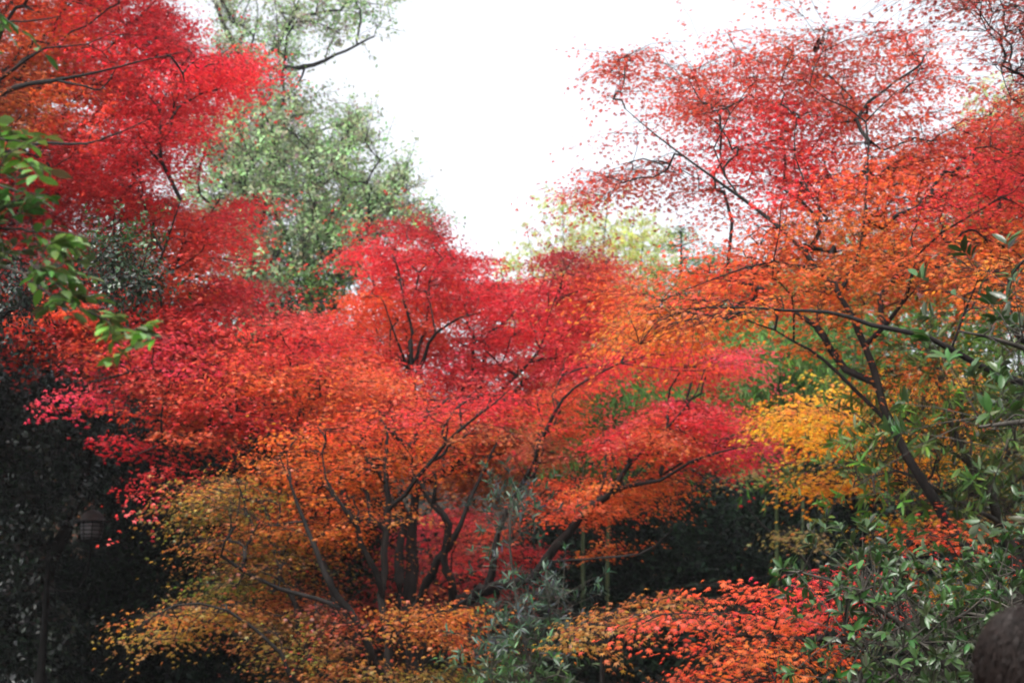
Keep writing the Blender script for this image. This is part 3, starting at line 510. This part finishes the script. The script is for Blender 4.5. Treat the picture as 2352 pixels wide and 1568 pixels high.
tree('evergreen_tree', 'broad dark leaves of an evergreen reaching in at the right edge under the orange maple',
 [[('g', 2640, 4.8, .1), (2620, 1200, 4.7, .07), (2560, 950, 4.6, .05), (2450, 850, 4.5, .025), (2330, 790, 4.3, .012), (2200, 760, 4.2, .005)], [(2560, 950, 4.6, .03), (2400, 960, 4.4, .016), (2250, 980, 4.2, .006)], [(2450, 850, 4.5, .016), (2360, 720, 4.4, .006)]],
 [([(2130, 750), (2200, 700), (2352, 690), (2450, 700), (2450, 870), (2352, 850), (2250, 800), (2180, 790)], 4, 4.8, .85), ([(2120, 960), (2250, 900), (2450, 900), (2450, 1080), (2300, 1040), (2150, 1040)], 4, 4.9, .75), ([(2280, 1080), (2450, 1080), (2450, 1250), (2300, 1200)], 4.2, 5, .5)],
 [(2200, 760, 'g3'), (2300, 740, 'g3'), (2250, 960, 'g1'), (2340, 1100, 'g3')],
 kind='whorl', tp='big', s=.06, per=30, R=(.18, .34), mat=M_GLOSS, bark=M_GREYB, seed=33, tr=.0018, r0=.003)
tree('evergreen_shrub', 'grey-green shrub with drooping lance leaves beside the dark stems',
 [[('g', 1210, 10.6, .04), (1215, 1560, 10.5, .025), (1190, 1400, 10.4, .018), (1170, 1250, 10.3, .012), (1180, 1140, 10.2, .005)], [(1190, 1400, 10.4, .012), (1260, 1340, 10.3, .004)], [(1215, 1560, 10.5, .015), (1270, 1450, 10.2, .005)], [(1170, 1250, 10.3, .008), (1130, 1200, 10.2, .003)]],
 [([(1110, 1200), (1160, 1110), (1240, 1120), (1260, 1170), (1200, 1250), (1170, 1300), (1130, 1290)], 9.8, 11, .55), ([(1110, 1390), (1170, 1350), (1300, 1320), (1320, 1380), (1280, 1470), (1320, 1568), (1300, 1660), (1060, 1660), (1090, 1540), (1080, 1450)], 9.6, 11, 1.1)],
 [(1180, 1150, 'gg'), (1200, 1240, 'gg'), (1250, 1380, 'gg'), (1150, 1450, 'gg'), (1200, 1560, 'g1')],
 cat='shrub', kind='whorl', tp='lance', s=.075, per=34, R=(.16, .34), mat=M_DULL, bark=M_GREYB, seed=34, tr=.002, r0=.003, trunk='stem', crown='foliage')
tree('evergreen_branch', 'sunlit green branch of pointed oval leaves reaching in from the left edge',
 [[('p', -2.3, 3.9, gz(0, 3.5), .06), (-1000, 1200, 3.7, .05), (-800, 700, 3.5, .04), (-400, 560, 3.25, .02), (0, 610, 3.05, .005), (60, 642, 3.02, .0045), (110, 672, 3, .004), (200, 712, 3, .0035), (260, 742, 3, .0035), (330, 768, 3, .0025), (395, 776, 3, .001)],
  [(-400, 560, 3.25, .01), (0, 525, 3.1, .005), (60, 530, 3.1, .004), (140, 532, 3.05, .003), (220, 552, 3, .001)],
  [(-700, 640, 3.4, .02), (-200, 300, 3.2, .008), (0, 320, 3.1, .004), (70, 330, 3.1, .002), (120, 365, 3.1, .001)], [(-400, 560, 3.3, .012), (-80, 430, 3.2, .006), (40, 440, 3.1, .003), (110, 450, 3.1, .001)],
  [(-700, 640, 3.4, .02), (-260, 60, 3.3, .01), (-60, 20, 3.2, .004), (10, 40, 3.2, .001)]],
 [([(-60, 270), (50, 285), (100, 320), (120, 380), (-60, 400)], 2.9, 3.3, .55), ([(-60, 400), (100, 410), (130, 480), (-60, 540)], 2.9, 3.3, .6), ([(-60, 530), (180, 530), (190, 560), (80, 575), (-60, 590)], 2.9, 3.2, 1.1),
  ([(0, 600), (150, 600), (170, 640), (60, 640)], 2.9, 3.1, .9), ([(80, 650), (200, 690), (290, 725), (370, 760), (350, 780), (220, 745), (80, 690)], 2.95, 3.05, .8), ([(-40, -20), (10, 0), (0, 100), (-40, 110)], 3, 3.2, .6)],
 [(60, 330, 'g2'), (60, 480, 'g1'), (150, 550, 'g2'), (60, 600, 'g1'), (330, 740, 'g2'), (0, 50, 'g1')],
 cat='branch', kind='row', tp='oval', s=.044, per=9, R=(.05, .09), mat=M_GLOSS, bark=M_GREYB, seed=35, ragged=False, tr=.0012, r0=.0014, trunk='stem', crown='foliage', cvar=.25)
tree('holly_tree', 'small-leaved dark holly in front of the crimson maple at the left',
 [[('g', -200, 8.4, .07), (-160, 1100, 8.3, .045), (-40, 790, 8.2, .03), (60, 690, 8.1, .02), (150, 640, 8, .012), (260, 590, 7.9, .006)], [(60, 690, 8.1, .012), (-20, 620, 8.1, .005)], [(150, 640, 8, .008), (300, 660, 7.9, .004)]],
 [([(180, 620), (230, 550), (320, 520), (350, 560), (370, 640), (330, 700), (260, 680)], 7.4, 8.2, 1.6), ([(-80, 600), (120, 620), (130, 700), (0, 760), (-80, 780)], 7.6, 8.6, .9)],
 [(280, 600, 'dg2'), (330, 560, 'g1'), (50, 650, 'dg')], kind='tuft', tp='small', s=.034, per=60, R=(.14, .28), mat=M_GLOSS, seed=36, tr=.0015, r0=.003)

# ------------------------------------------------------------------ dark evergreens on the left
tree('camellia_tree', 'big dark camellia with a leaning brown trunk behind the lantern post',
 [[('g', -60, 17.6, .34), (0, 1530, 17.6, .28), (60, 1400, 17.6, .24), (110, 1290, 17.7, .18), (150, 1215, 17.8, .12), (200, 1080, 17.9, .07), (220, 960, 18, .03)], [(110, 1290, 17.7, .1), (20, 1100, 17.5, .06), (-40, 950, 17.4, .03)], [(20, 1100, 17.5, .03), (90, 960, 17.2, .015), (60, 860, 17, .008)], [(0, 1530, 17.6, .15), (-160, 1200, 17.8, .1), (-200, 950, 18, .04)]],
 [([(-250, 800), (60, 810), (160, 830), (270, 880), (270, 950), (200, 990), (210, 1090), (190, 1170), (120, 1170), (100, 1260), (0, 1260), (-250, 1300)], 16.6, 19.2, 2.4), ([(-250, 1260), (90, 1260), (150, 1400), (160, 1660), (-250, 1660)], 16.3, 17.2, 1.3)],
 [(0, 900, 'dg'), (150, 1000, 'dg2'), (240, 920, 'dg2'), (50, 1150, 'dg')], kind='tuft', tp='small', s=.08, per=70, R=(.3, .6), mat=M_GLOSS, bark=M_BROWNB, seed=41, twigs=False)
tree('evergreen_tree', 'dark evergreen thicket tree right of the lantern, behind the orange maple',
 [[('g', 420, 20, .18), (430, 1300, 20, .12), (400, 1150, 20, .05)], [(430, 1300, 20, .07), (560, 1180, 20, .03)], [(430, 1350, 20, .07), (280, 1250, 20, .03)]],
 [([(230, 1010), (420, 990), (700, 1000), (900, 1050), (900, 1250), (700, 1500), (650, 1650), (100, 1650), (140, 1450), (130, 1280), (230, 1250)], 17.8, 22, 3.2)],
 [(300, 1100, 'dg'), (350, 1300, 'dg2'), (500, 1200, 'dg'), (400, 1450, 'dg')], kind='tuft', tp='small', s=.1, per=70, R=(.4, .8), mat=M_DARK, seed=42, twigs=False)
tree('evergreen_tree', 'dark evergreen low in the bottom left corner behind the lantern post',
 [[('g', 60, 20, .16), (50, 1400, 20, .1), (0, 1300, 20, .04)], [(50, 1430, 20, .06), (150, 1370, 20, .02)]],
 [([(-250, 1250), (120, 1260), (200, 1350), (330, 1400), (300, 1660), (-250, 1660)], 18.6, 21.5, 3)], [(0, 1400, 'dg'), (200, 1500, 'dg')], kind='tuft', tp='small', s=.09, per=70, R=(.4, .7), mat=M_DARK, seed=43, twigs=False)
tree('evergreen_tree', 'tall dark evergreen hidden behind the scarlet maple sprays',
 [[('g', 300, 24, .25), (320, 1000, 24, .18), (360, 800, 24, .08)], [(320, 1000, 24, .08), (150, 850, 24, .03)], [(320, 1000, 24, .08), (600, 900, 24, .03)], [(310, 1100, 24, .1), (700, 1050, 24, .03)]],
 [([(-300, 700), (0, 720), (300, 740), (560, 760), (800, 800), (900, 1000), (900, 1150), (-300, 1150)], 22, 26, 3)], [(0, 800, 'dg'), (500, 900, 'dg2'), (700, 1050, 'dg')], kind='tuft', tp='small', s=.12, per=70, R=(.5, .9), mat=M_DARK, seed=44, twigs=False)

# ------------------------------------------------------------------ far trees
tree('camphor_tree', 'tall green tree, its leaf colour paled for the glare of the white sky, between the crimson and red maples',
 [[('g', 640, 31, .5), (600, 1000, 31, .42), (575, 760, 31, .34), (560, 690, 31, .3), (592, 610, 31, .26), (575, 480, 31, .22), (545, 330, 31, .2), (565, 182, 31, .18), (530, 90, 31, .1), (500, 20, 31, .06), (480, -60, 31, .03)],
  [(565, 182, 31, .12), (620, 156, 30.5, .11), (700, 156, 30, .09), (770, 128, 29.6, .055), (860, 84, 29.2, .03)], [(565, 170, 31, .1), (640, 100, 30.5, .07), (680, 20, 30.2, .03), (700, -60, 30, .02)],
  [(575, 760, 31, .2), (640, 720, 30, .16), (700, 690, 29.5, .12), (770, 660, 29, .08), (820, 560, 28.6, .05), (880, 520, 28.4, .02)], [(620, 730, 30, .08), (600, 660, 29.6, .07), (625, 600, 29.4, .05), (640, 545, 29.2, .03)],
  [(700, 690, 29.5, .08), (760, 640, 29.2, .06), (740, 600, 29, .04), (800, 570, 28.8, .02)], [(545, 330, 31, .1), (620, 495, 29.6, .07), (615, 420, 29.2, .06), (620, 330, 29, .045), (680, 270, 28.8, .02)],
  [(620, 495, 29.6, .06), (700, 430, 29, .04), (760, 390, 28.8, .02)], [(545, 400, 31, .08), (520, 430, 29.4, .06), (500, 340, 29, .04), (496, 270, 29, .02)], [(592, 610, 31, .12), (700, 520, 29.5, .07), (820, 470, 29, .04), (930, 440, 28.8, .015)],
  [(700, 156, 30, .05), (680, 200, 30, .03), (620, 250, 30, .02)]],
 [([(440, 300), (500, 245), (600, 235), (700, 245), (780, 280), (830, 330), (890, 345), (945, 410), (1000, 480), (1005, 530), (880, 525), (800, 550), (760, 520), (640, 490), (560, 520), (470, 470), (430, 400)], 27, 33, 2.5),
  ([(530, 510), (700, 510), (800, 540), (830, 620), (810, 700), (760, 750), (620, 770), (500, 770), (500, 640)], 27, 31, 2.7), ([(800, 300), (840, 290), (850, 340), (810, 340)], 28, 30, .5),
  ([(440, -80), (900, -80), (870, 30), (760, 110), (720, 60), (700, 150), (640, 190), (560, 170), (480, 120)], 28.5, 32, 1.0), ([(560, 190), (740, 190), (700, 240), (580, 240)], 28.5, 31, .7)],
 [(600, 280, 'pg'), (750, 350, 'pg'), (900, 450, 'pg'), (600, 450, 'pg'), (700, 600, 'pg'), (600, 50, 'pg'), (750, 680, 'g2'), (650, 560, 'pg')], kind='tuft', tp='small', s=.105, per=90, R=(.4, .8), mat=M_DULL, bark=M_DARKB, seed=51, tr=.006, r0=.011)  # pg leaf colour made paler to imitate the sky's glare on this crown
def bamboo(x, Y, ytop, lean, colr, seed, label, grp, ylow=None, dens=1.35):
    rng = np.random.default_rng(seed); b = gp(x, Y); top = at(x + lean, ytop, Y + rng.uniform(-1, 1))
    root = empty('bamboo', b, label, 'bamboo', grp)
    H = top[2] - b[2]; t = np.linspace(0, 1, 24); pts = b + (top - b) * np.stack([t ** 2.2, t ** 2, 1 - (1 - t) ** 1.08], 1)
    r = .032 * (1 - t) ** .7 + .006
    a = Acc(); a.tube(pts, r * np.where(np.arange(24) % 2, 1.0, 1.06), 8); a.build('culm', M_CULM, root, b, smooth=True)
    acc = Acc(); tw = Acc(); n = int(46 * dens)
    zl = b[2] + H * .3 if ylow is None else at(x, ylow, Y)[2]
    for i in range(n):
        z = zl + (top[2] - zl) * rng.uniform(0, 1) ** .8; k = np.interp(z, pts[:, 2], np.arange(24)); k = min(22, int(k)); p0 = pts[k]
        d = nrm(np.array([rng.normal(), rng.normal(), .25])); L = rng.uniform(.4, 1.5) * (1.15 - .7 * t[k]); p = p0 + d * L
        tw.tube([p0, p0 + d * L * .5 + [0, 0, .1], p], [.008, .006, .004], 3)
        clump(rng, 'hang', p, d, rng.uniform(.35, .7), 84, .19, 'needle', np.array(PAL[colr]) * rng.uniform(.75, 1.25), acc, None, .003, .2)
    tw.build('twigs', M_CULM, root, b); acc.build('foliage', M_BAMB, root, b, tint=True)
GB = 'bamboo culms behind the maples'
k = 0
for x, Y, yt, ln in [(1330, 28, 700, 30), (1400, 30, 660, -20), (1470, 28, 720, 30), (1540, 29, 640, 20), (1600, 27, 700, -30), (1650, 31, 600, 20), (1700, 28, 640, 40), (1760, 27, 620, 20), (1820, 29, 560, -10), (1880, 27, 600, 30),
                     (1950, 30, 520, 30), (2010, 27, 560, 30), (2080, 29, 480, -20), (2150, 26, 520, 30), (2220, 29, 420, 20), (2290, 26, 440, 40), (2380, 28, 300, -30), (2450, 26, 300, -60),
                     (1360, 27, 840, 20), (1500, 27, 820, 20), (1580, 27, 860, -20), (1730, 27, 760, 10), (1800, 27, 780, 30)]:
    bamboo(x, Y, yt, ln, 'bg' if k % 3 else 'g2', 100 + k, 'green bamboo standing in the grove behind the maples', GB, 1120); k += 1
for x, Y, yt, ln in [(1790, 21, 740, 10), (1850, 20.5, 770, 25), (1900, 22, 730, 20), (1340, 21.5, 830, 10), (1395, 21, 860, 30), (1950, 21, 700, 30)]:
    bamboo(x, Y, yt, ln, 'bb', 150 + k, 'fresh light green bamboo showing between the coral and the yellow maples', 'light green bamboo in front of the grove', 1060, .9); k += 1
for x, Y, yt, ln in [(1310, 36, 440, -20), (1370, 35, 430, 30), (1430, 37, 470, 30), (1250, 38, 520, -40), (1460, 34, 520, 20)]:
    bamboo(x, Y, yt, ln, 'yg', 200 + k, 'tall yellow-green bamboo plume pale against the white sky', 'yellow-green bamboo beyond the grove', 800, .8); k += 1
for x, Y, yt, ln in [(2300, 30, 200, 30), (2380, 31, 170, -20), (2230, 32, 320, 20)]:
    bamboo(x, Y, yt, ln, 'yg', 200 + k, 'tall yellow-green bamboo behind the crimson leaves at the upper right', 'yellow-green bamboo at the right', 800, .9); k += 1
def conifer(x, Y, ytop, seed, label):
    rng = np.random.default_rng(seed); b = gp(x, Y); top = at(x, ytop, Y); root = empty('cedar_tree', b, label, 'tree'); H = top[2] - b[2]
    a = Acc(); tt = np.linspace(0, 1, 20)[:, None]; a.tube(b + (top - b) * tt, .2 * (1 - tt[:, 0]) + .01, 8); a.build('trunk', M_BROWNB, root, b, smooth=True)
    acc = Acc(); tw = Acc()
    for i in range(130):
        f = rng.uniform(.25, 1); p0 = b + (top - b) * f; an = rng.uniform(0, 6.28); L = (1 - f) * 3.4 + .25; d = np.array([math.cos(an), math.sin(an), .15])
        tw.tube([p0, p0 + d * L * .6, p0 + d * L], [.02, .013, .005], 3)
        for q in np.linspace(.25, 1, max(2, int(L * 3))):
            clump(rng, 'fan', p0 + d * L * q, d, .25, 26, .12, 'needle', np.array(PAL['g2']) * rng.uniform(.7, 1.2), acc, None, 0, .2)
    tw.build('limb', M_BROWNB, root, b); acc.build('crown', M_DULL, root, b, tint=True)
conifer(1565, 31, 520, 61, 'pointed green cedar top rising left of the bamboo grove')
conifer(1640, 33, 560, 62, 'second cedar, its lower tip just right of the pointed one')
# dark wood in the hollow
DW = 'dark evergreens in the hollow'
i = 0
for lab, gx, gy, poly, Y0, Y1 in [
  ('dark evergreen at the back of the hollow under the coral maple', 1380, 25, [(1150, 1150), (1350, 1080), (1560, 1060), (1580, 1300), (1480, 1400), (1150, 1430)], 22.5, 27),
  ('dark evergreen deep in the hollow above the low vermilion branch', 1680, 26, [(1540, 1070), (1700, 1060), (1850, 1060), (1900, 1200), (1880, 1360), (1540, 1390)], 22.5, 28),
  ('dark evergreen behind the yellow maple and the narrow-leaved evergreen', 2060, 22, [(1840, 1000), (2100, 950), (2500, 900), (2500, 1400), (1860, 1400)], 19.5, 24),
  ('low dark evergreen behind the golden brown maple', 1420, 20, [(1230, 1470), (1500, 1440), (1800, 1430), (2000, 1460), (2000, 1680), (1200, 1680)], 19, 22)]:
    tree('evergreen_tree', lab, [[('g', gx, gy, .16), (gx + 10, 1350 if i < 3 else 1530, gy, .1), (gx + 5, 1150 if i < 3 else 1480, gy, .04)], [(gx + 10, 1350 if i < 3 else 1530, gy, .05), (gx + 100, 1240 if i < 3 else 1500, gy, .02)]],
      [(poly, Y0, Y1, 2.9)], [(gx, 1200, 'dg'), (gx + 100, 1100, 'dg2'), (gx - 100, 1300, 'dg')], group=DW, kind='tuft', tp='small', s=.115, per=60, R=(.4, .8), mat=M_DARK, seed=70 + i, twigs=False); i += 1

# ------------------------------------------------------------------ air
HAZE = .0009  # thin scattering added to imitate veiling glare from the bright sky
if HAZE:
    me = bpy.data.meshes.new('haze'); X0, X1, Y0, Y1, Z0, Z1 = -150, 150, -40, 110, -2, 40
    me.from_pydata([(x, y, z) for x in (X0, X1) for y in (Y0, Y1) for z in (Z0, Z1)], [], [(0, 1, 3, 2), (4, 6, 7, 5), (0, 4, 5, 1), (2, 3, 7, 6), (0, 2, 6, 4), (1, 5, 7, 3)])
    m, n = mk('haze'); v = n.nodes.new('ShaderNodeVolumePrincipled'); v.inputs['Density'].default_value = HAZE; v.inputs['Color'].default_value = (.93, .94, .96, 1); v.inputs['Anisotropy'].default_value = .55
    o_ = n.nodes.new('ShaderNodeOutputMaterial'); n.links.new(v.outputs[0], o_.inputs['Volume']); me.materials.append(m)
    o = bpy.data.objects.new('haze', me); col.objects.link(o); o['kind'] = 'stuff'; o['label'] = 'thin haze added over the whole garden for the soft sky glow'

# ------------------------------------------------------------------ lantern on its post
M_IRON = rough_mat('dark_iron', (.002, .002, .002), (.007, .0065, .006), 20, .7, .2, (1, 1, 1), .0, 8, .04)
M_FROST = rough_mat('frosted_glass', (.055, .052, .055), (.085, .082, .085), 6, .3, .05, (1, 1, 1))
M_DOME = rough_mat('weathered_copper', (.016, .014, .013), (.045, .038, .036), 12, .55, .2, (1, 1, 1), .3)
def lathe(acc, c, prof, n=24):
    th = np.arange(n) / n * 2 * math.pi; v = np.array([[c[0] + r * math.cos(a), c[1] + r * math.sin(a), c[2] + z] for r, z in prof for a in th])
    i = np.arange(len(prof) - 1)[:, None] * n; j = np.arange(n)[None, :]; k = (j + 1) % n
    acc.add(v, np.stack([i + j, i + k, i + n + k, i + n + j], -1).reshape(-1), np.full((len(prof) - 1) * n, 4))
def lantern():
    Y = 16.; c = at(211, 1212, Y); b = gp(84, Y); top = at(112, 1285, Y); b[0] = top[0]
    root = empty('street_lamp', b, 'round metal lantern with a domed hood on a dark curved post', 'street lamp')
    a = Acc(); lathe(a, b, [(.16, 0), (.16, .05), (.09, .09), (.075, .5), (.045, .56), (.03, 1.6), (.028, top[2] - b[2] - .02), (.055, top[2] - b[2]), (.03, top[2] - b[2] + .05), (0.001, top[2] - b[2] + .09)], 16); a.build('post', M_IRON, root, b, smooth=True)
    bot = c + [0, 0, -.17]; t = np.linspace(0, 1, 14)[:, None]; p0 = top - [0, 0, .25]; p1 = p0 + [.32, 0, -.22]; p2 = bot - [0, 0, .34]; p2 = np.array([bot[0], bot[1], p0[2] - .1])
    q = (1 - t) ** 3 * p0 + 3 * t * (1 - t) ** 2 * p1 + 3 * t * t * (1 - t) * p2 + t ** 3 * bot
    a = Acc(); a.tube(q, np.full(14, .013), 8); a.build('arm', M_IRON, root, b, smooth=True)
    t = np.linspace(0, 4.6, 18); a = Acc(); a.tube(np.stack([top[0] + .02 + (.12 - .018 * t) * np.sin(t), np.full(18, top[1] - .01), top[2] - .48 - (.12 - .018 * t) * np.cos(t)], 1), np.full(18, .008), 6); a.build('scroll', M_IRON, root, b, smooth=True)
    a = Acc(); lathe(a, c, [(.0, .245), (.014, .24), (.018, .225), (.01, .21), (.03, .2), (.07, .185), (.105, .155), (.128, .115), (.14, .09), (.20, .075), (.205, .068), (.13, .07), (.12, .08), (0, .09)]); a.build('hood', M_DOME, root, b, smooth=True)
    a = Acc(); lathe(a, c, [(0, .07), (.126, .07), (.126, .02), (.118, -.06), (.108, -.13), (0, -.13)]); g = a.build('glass', M_FROST, root, b, smooth=True)
    a = Acc()
    for k in range(8):
        an = k * math.pi / 4 + .3; e = np.array([math.cos(an), math.sin(an), 0]); a.tube([c + e * .132 + [0, 0, .07], c + e * .13 + [0, 0, .02], c + e * .121 + [0, 0, -.06], c + e * .112 + [0, 0, -.135]], [.005] * 4, 5)
    for r, z in ((.132, .055), (.13, .015), (.125, -.03), (.118, -.075), (.113, -.115)):
        th = np.linspace(0, 2 * math.pi, 25); a.tube(np.stack([c[0] + r * np.cos(th), c[1] + r * np.sin(th), np.full(25, c[2] + z)], 1), np.full(25, .005), 5)
    a.build('cage', M_IRON, g, b)
    a = Acc(); lathe(a, c, [(0, -.13), (.12, -.13), (.12, -.15), (.06, -.17), (.025, -.19), (0, -.19)]); a.build('base', M_IRON, root, b, smooth=True)
lantern()

# ------------------------------------------------------------------ curled dead leaves caught in the branches
M_DEAD = rough_mat('dead_leaf', (.035, .010, .010), (.10, .03, .025), 30, .8, .3, (1, 1, 1))
def dead(x, y, Y, n, size, label, seed):
    rng = np.random.default_rng(seed); c = at(x, y, Y); a = Acc()
    for i in range(n):
        s = size * rng.uniform(.7, 1.1); o = c + rng.normal(0, size * .35, 3) * (n > 1); u = np.linspace(-1, 1, 9); v_ = np.linspace(0, 1, 9); R3 = np.linalg.qr(rng.normal(size=(3, 3)))[0]
        g = np.array([[math.sin(p * 1.5) * .3 * math.sin(math.pi * (.06 + .94 * q)) ** .8, q - .5, .22 * math.cos(p * 1.5) * math.sin(math.pi * q) + .1 * math.sin(3 * q + p)] for q in v_ for p in u]) * s
        i_, j_ = np.meshgrid(np.arange(8), np.arange(8), indexing='ij'); k = (i_ * 9 + j_).ravel()
        a.add(o + g @ R3.T, np.stack([k, k + 1, k + 10, k + 9], 1).ravel(), np.full(64, 4))
    a.tube([c + [0, 0, size * .2], c + [0, 0, size * .7], c + [size * .1, 0, size * 1.2]], [.002, .0015, .001], 4)
    o = a.build('dead_leaf', M_DEAD, None, c, smooth=True); o.location = c; o['label'] = label; o['category'] = 'dead leaf'
dead(2110, 680, 5.6, 1, .055, 'single curled dark maroon leaf hanging among the orange maple leaves', 3)
dead(1884, 96, 10., 6, .06, 'dark clump of withered brown leaves caught high in the crimson twigs', 4)

# ------------------------------------------------------------------ person at the lower right, seen from behind
def plain(name, c, rough=.6, c2=None, scale=40): return rough_mat(name, c, c2 or tuple(q * 1.6 for q in c), scale, rough, .15, (1, 1, 1))
def skin(name, V, E, mat, parent, off, sub=2):
    me = bpy.data.meshes.new(name); me.from_pydata([tuple(np.array(v[:3])) for v in V], E, []); o = bpy.data.objects.new(name, me); col.objects.link(o); o.parent = parent
    m = o.modifiers.new('skin', 'SKIN'); m.use_smooth_shade = True
    sv = me.skin_vertices[0].data if me.skin_vertices else None
    if sv is None:
        bpy.context.view_layer.update(); sv = me.skin_vertices[0].data
    for i, v in enumerate(V): sv[i].radius = (v[3], v[4] if len(v) > 4 else v[3]); sv[i].use_root = (i == 0)
    s = o.modifiers.new('sub', 'SUBSURF'); s.levels = s.render_levels = sub
    me.materials.append(mat); return o
def person():
    Y = 2.45; top = at(2368, 1402, Y); x = top[0]; k = (top[2]) / 1.76; b = np.array([x, Y, 0.])
    root = empty('person', b, 'person with short dark brown hair, only the crown of the head in view', 'person'); S = lambda *a: [a[0] * k, a[1] * k, a[2] * k] + [q * k for q in a[3:]]
    M_SK = plain('skin', (.42, .24, .17), .5, (.5, .3, .22)); M_HR = plain('hair', (.009, .006, .005), .5, (.022, .014, .012), 60); M_JK = plain('jacket_cloth', (.02, .022, .03), .85); M_TR = plain('trouser_cloth', (.03, .03, .035), .85); M_SH = plain('shoe_leather', (.015, .012, .01), .4)
    V = [S(0, 0, .95, .13, .10), S(0, 0, 1.15, .12, .09), S(0, 0, 1.36, .15, .09), S(0, -.005, 1.47, .07, .06), S(0, .0, 1.54, .055, .055), S(0, .01, 1.60, .068, .078), S(0, .012, 1.67, .076, .093), S(0, .005, 1.73, .055, .07)]
    E = [(i, i + 1) for i in range(7)]
    V += [S(0, .095, 1.625, .014), S(0, .112, 1.61, .009)]; E += [(5, 8), (8, 9)]                      # nose
    for s in (-1, 1):
        n = len(V); V += [S(s * .082, -.005, 1.63, .012, .006), S(s * .09, -.012, 1.655, .014, .007)]; E += [(6, n), (n, n + 1)]     # ear
        n = len(V); V += [S(s * .10, 0, .90, .09), S(s * .11, .01, .50, .058), S(s * .115, -.01, .26, .05), S(s * .115, -.02, .09, .036), S(s * .12, .1, .04, .035), S(s * .125, .17, .03, .025)]; E += [(0, n)] + [(n + i, n + i + 1) for i in range(5)]
        n = len(V); V += [S(s * .19, 0, 1.40, .055), S(s * .235, -.02, 1.13, .042), S(s * .25, .03, .90, .026, .02), S(s * .252, .045, .83, .018, .036)]; E += [(2, n)] + [(n + i, n + i + 1) for i in range(3)]
        for f, (dy, L) in enumerate([(-.025, .055), (-.008, .07), (.010, .075), (.028, .068)]):
            m = len(V); V += [S(s * .252, .045 + dy, .79, .009), S(s * .248, .05 + dy, .79 - L * .5, .0085), S(s * .236, .056 + dy * .9, .79 - L, .0075)]; E += [(n + 3, m), (m, m + 1), (m + 1, m + 2)]
        m = len(V); V += [S(s * .245, .085, .855, .011), S(s * .238, .105, .82, .0095), S(s * .232, .11, .79, .0085)]; E += [(n + 3, m), (m, m + 1), (m + 1, m + 2)]
    skin('body', V, E, M_SK, root, b)
    V = [S(0, 0, .84, .175, .13), S(0, 0, 1.05, .165, .125), S(0, -.005, 1.28, .185, .125), S(0, -.005, 1.42, .14, .1), S(0, -.005, 1.50, .085, .08)]; E = [(i, i + 1) for i in range(4)]
    for s in (-1, 1):
        n = len(V); V += [S(s * .195, 0, 1.39, .075), S(s * .24, -.02, 1.13, .06), S(s * .255, .028, .89, .045)]; E += [(2, n), (n, n + 1), (n + 1, n + 2)]
    skin('jacket', V, E, M_JK, root, b)
    V = [S(0, 0, .95, .16, .12)]; E = []
    for s in (-1, 1):
        n = len(V); V += [S(s * .1, 0, .86, .105), S(s * .112, .01, .5, .08), S(s * .118, -.01, .12, .07)]; E += [(0, n), (n, n + 1), (n + 1, n + 2)]
    skin('trousers', V, E, M_TR, root, b)
    for s in (-1, 1): skin('shoe', [S(s * .117, -.05, .055, .05, .05), S(s * .12, .04, .05, .05, .048), S(s * .124, .16, .04, .042, .035)], [(0, 1), (1, 2)], M_SH, root, b)
    for s in (-1, 1):
        a = Acc(); lathe(a, (s * .03 * k, .092 * k, 1.665 * k), [(0, -.011), (.008, -.008), (.011, 0), (.008, .008), (0, .011)], 12); a.build('eye', plain('eye_white', (.6, .58, .55), .2), root, smooth=True)
    a = Acc(); a.tube(np.array([[-.022, .098, 1.583], [0, .104, 1.581], [.022, .098, 1.583]]) * k, [.004, .006, .004], 6); a.build('mouth', plain('lips', (.35, .12, .1), .4), root)
    # hair: a shaped cap and thousands of short strands growing from the whorl
    rng = np.random.default_rng(9); c = np.array([0, -.002, 1.655]) * k; ax = np.array([.092, .112, .106]) * k
    a = Acc(); th = np.linspace(0, 2 * math.pi, 49)[:-1]; prof = np.linspace(0.02, 2.15, 26)
    v = []
    for ph in prof:
        for t in th:
            e = np.array([math.sin(ph) * math.sin(t), math.sin(ph) * math.cos(t), math.cos(ph)]); lim = 1.12 if e[1] > .35 * (1 if ph > 1.2 else 9) else 1.
            w_ = 1 + .018 * math.sin(9 * t + 5 * ph) + .012 * math.sin(23 * t) - (.16 if (ph > 1.25 and e[1] > .25) else 0); v.append(c + e * ax * w_)
    n = 48; i_ = np.arange(25)[:, None] * n; j = np.arange(n)[None, :]; kk = (j + 1) % n
    a.add(np.array(v), np.stack([i_ + j, i_ + n + j, i_ + n + kk, i_ + kk], -1).reshape(-1), np.full(25 * n, 4))
    for q in range(5200):
        t = rng.uniform(0, 6.283); ph = math.acos(1 - rng.uniform(0, 1.45)); st = rng.uniform(.25, .6); pts = []
        if ph > 1.15 and math.cos(t) * math.sin(ph) > .3: continue
        sw = rng.normal(.25, .2)
        for u in np.linspace(0, 1, 5):
            p_ = ph + st * u; tt = t + sw * u * .6; e = np.array([math.sin(p_) * math.sin(tt), math.sin(p_) * math.cos(tt), math.cos(p_)])
            pts.append(c + e * ax * (1.0 + .10 * math.sin(u * 2.6) * (1 if q % 7 else 1.5) + .01 * rng.normal()))
        a.tube(pts, np.array([.0011, .0011, .001, .0008, .0003]), 3)
    a.build('hair', M_HR, root, smooth=True)
    for o in root.children: o.location = (0, 0, 0)
person()
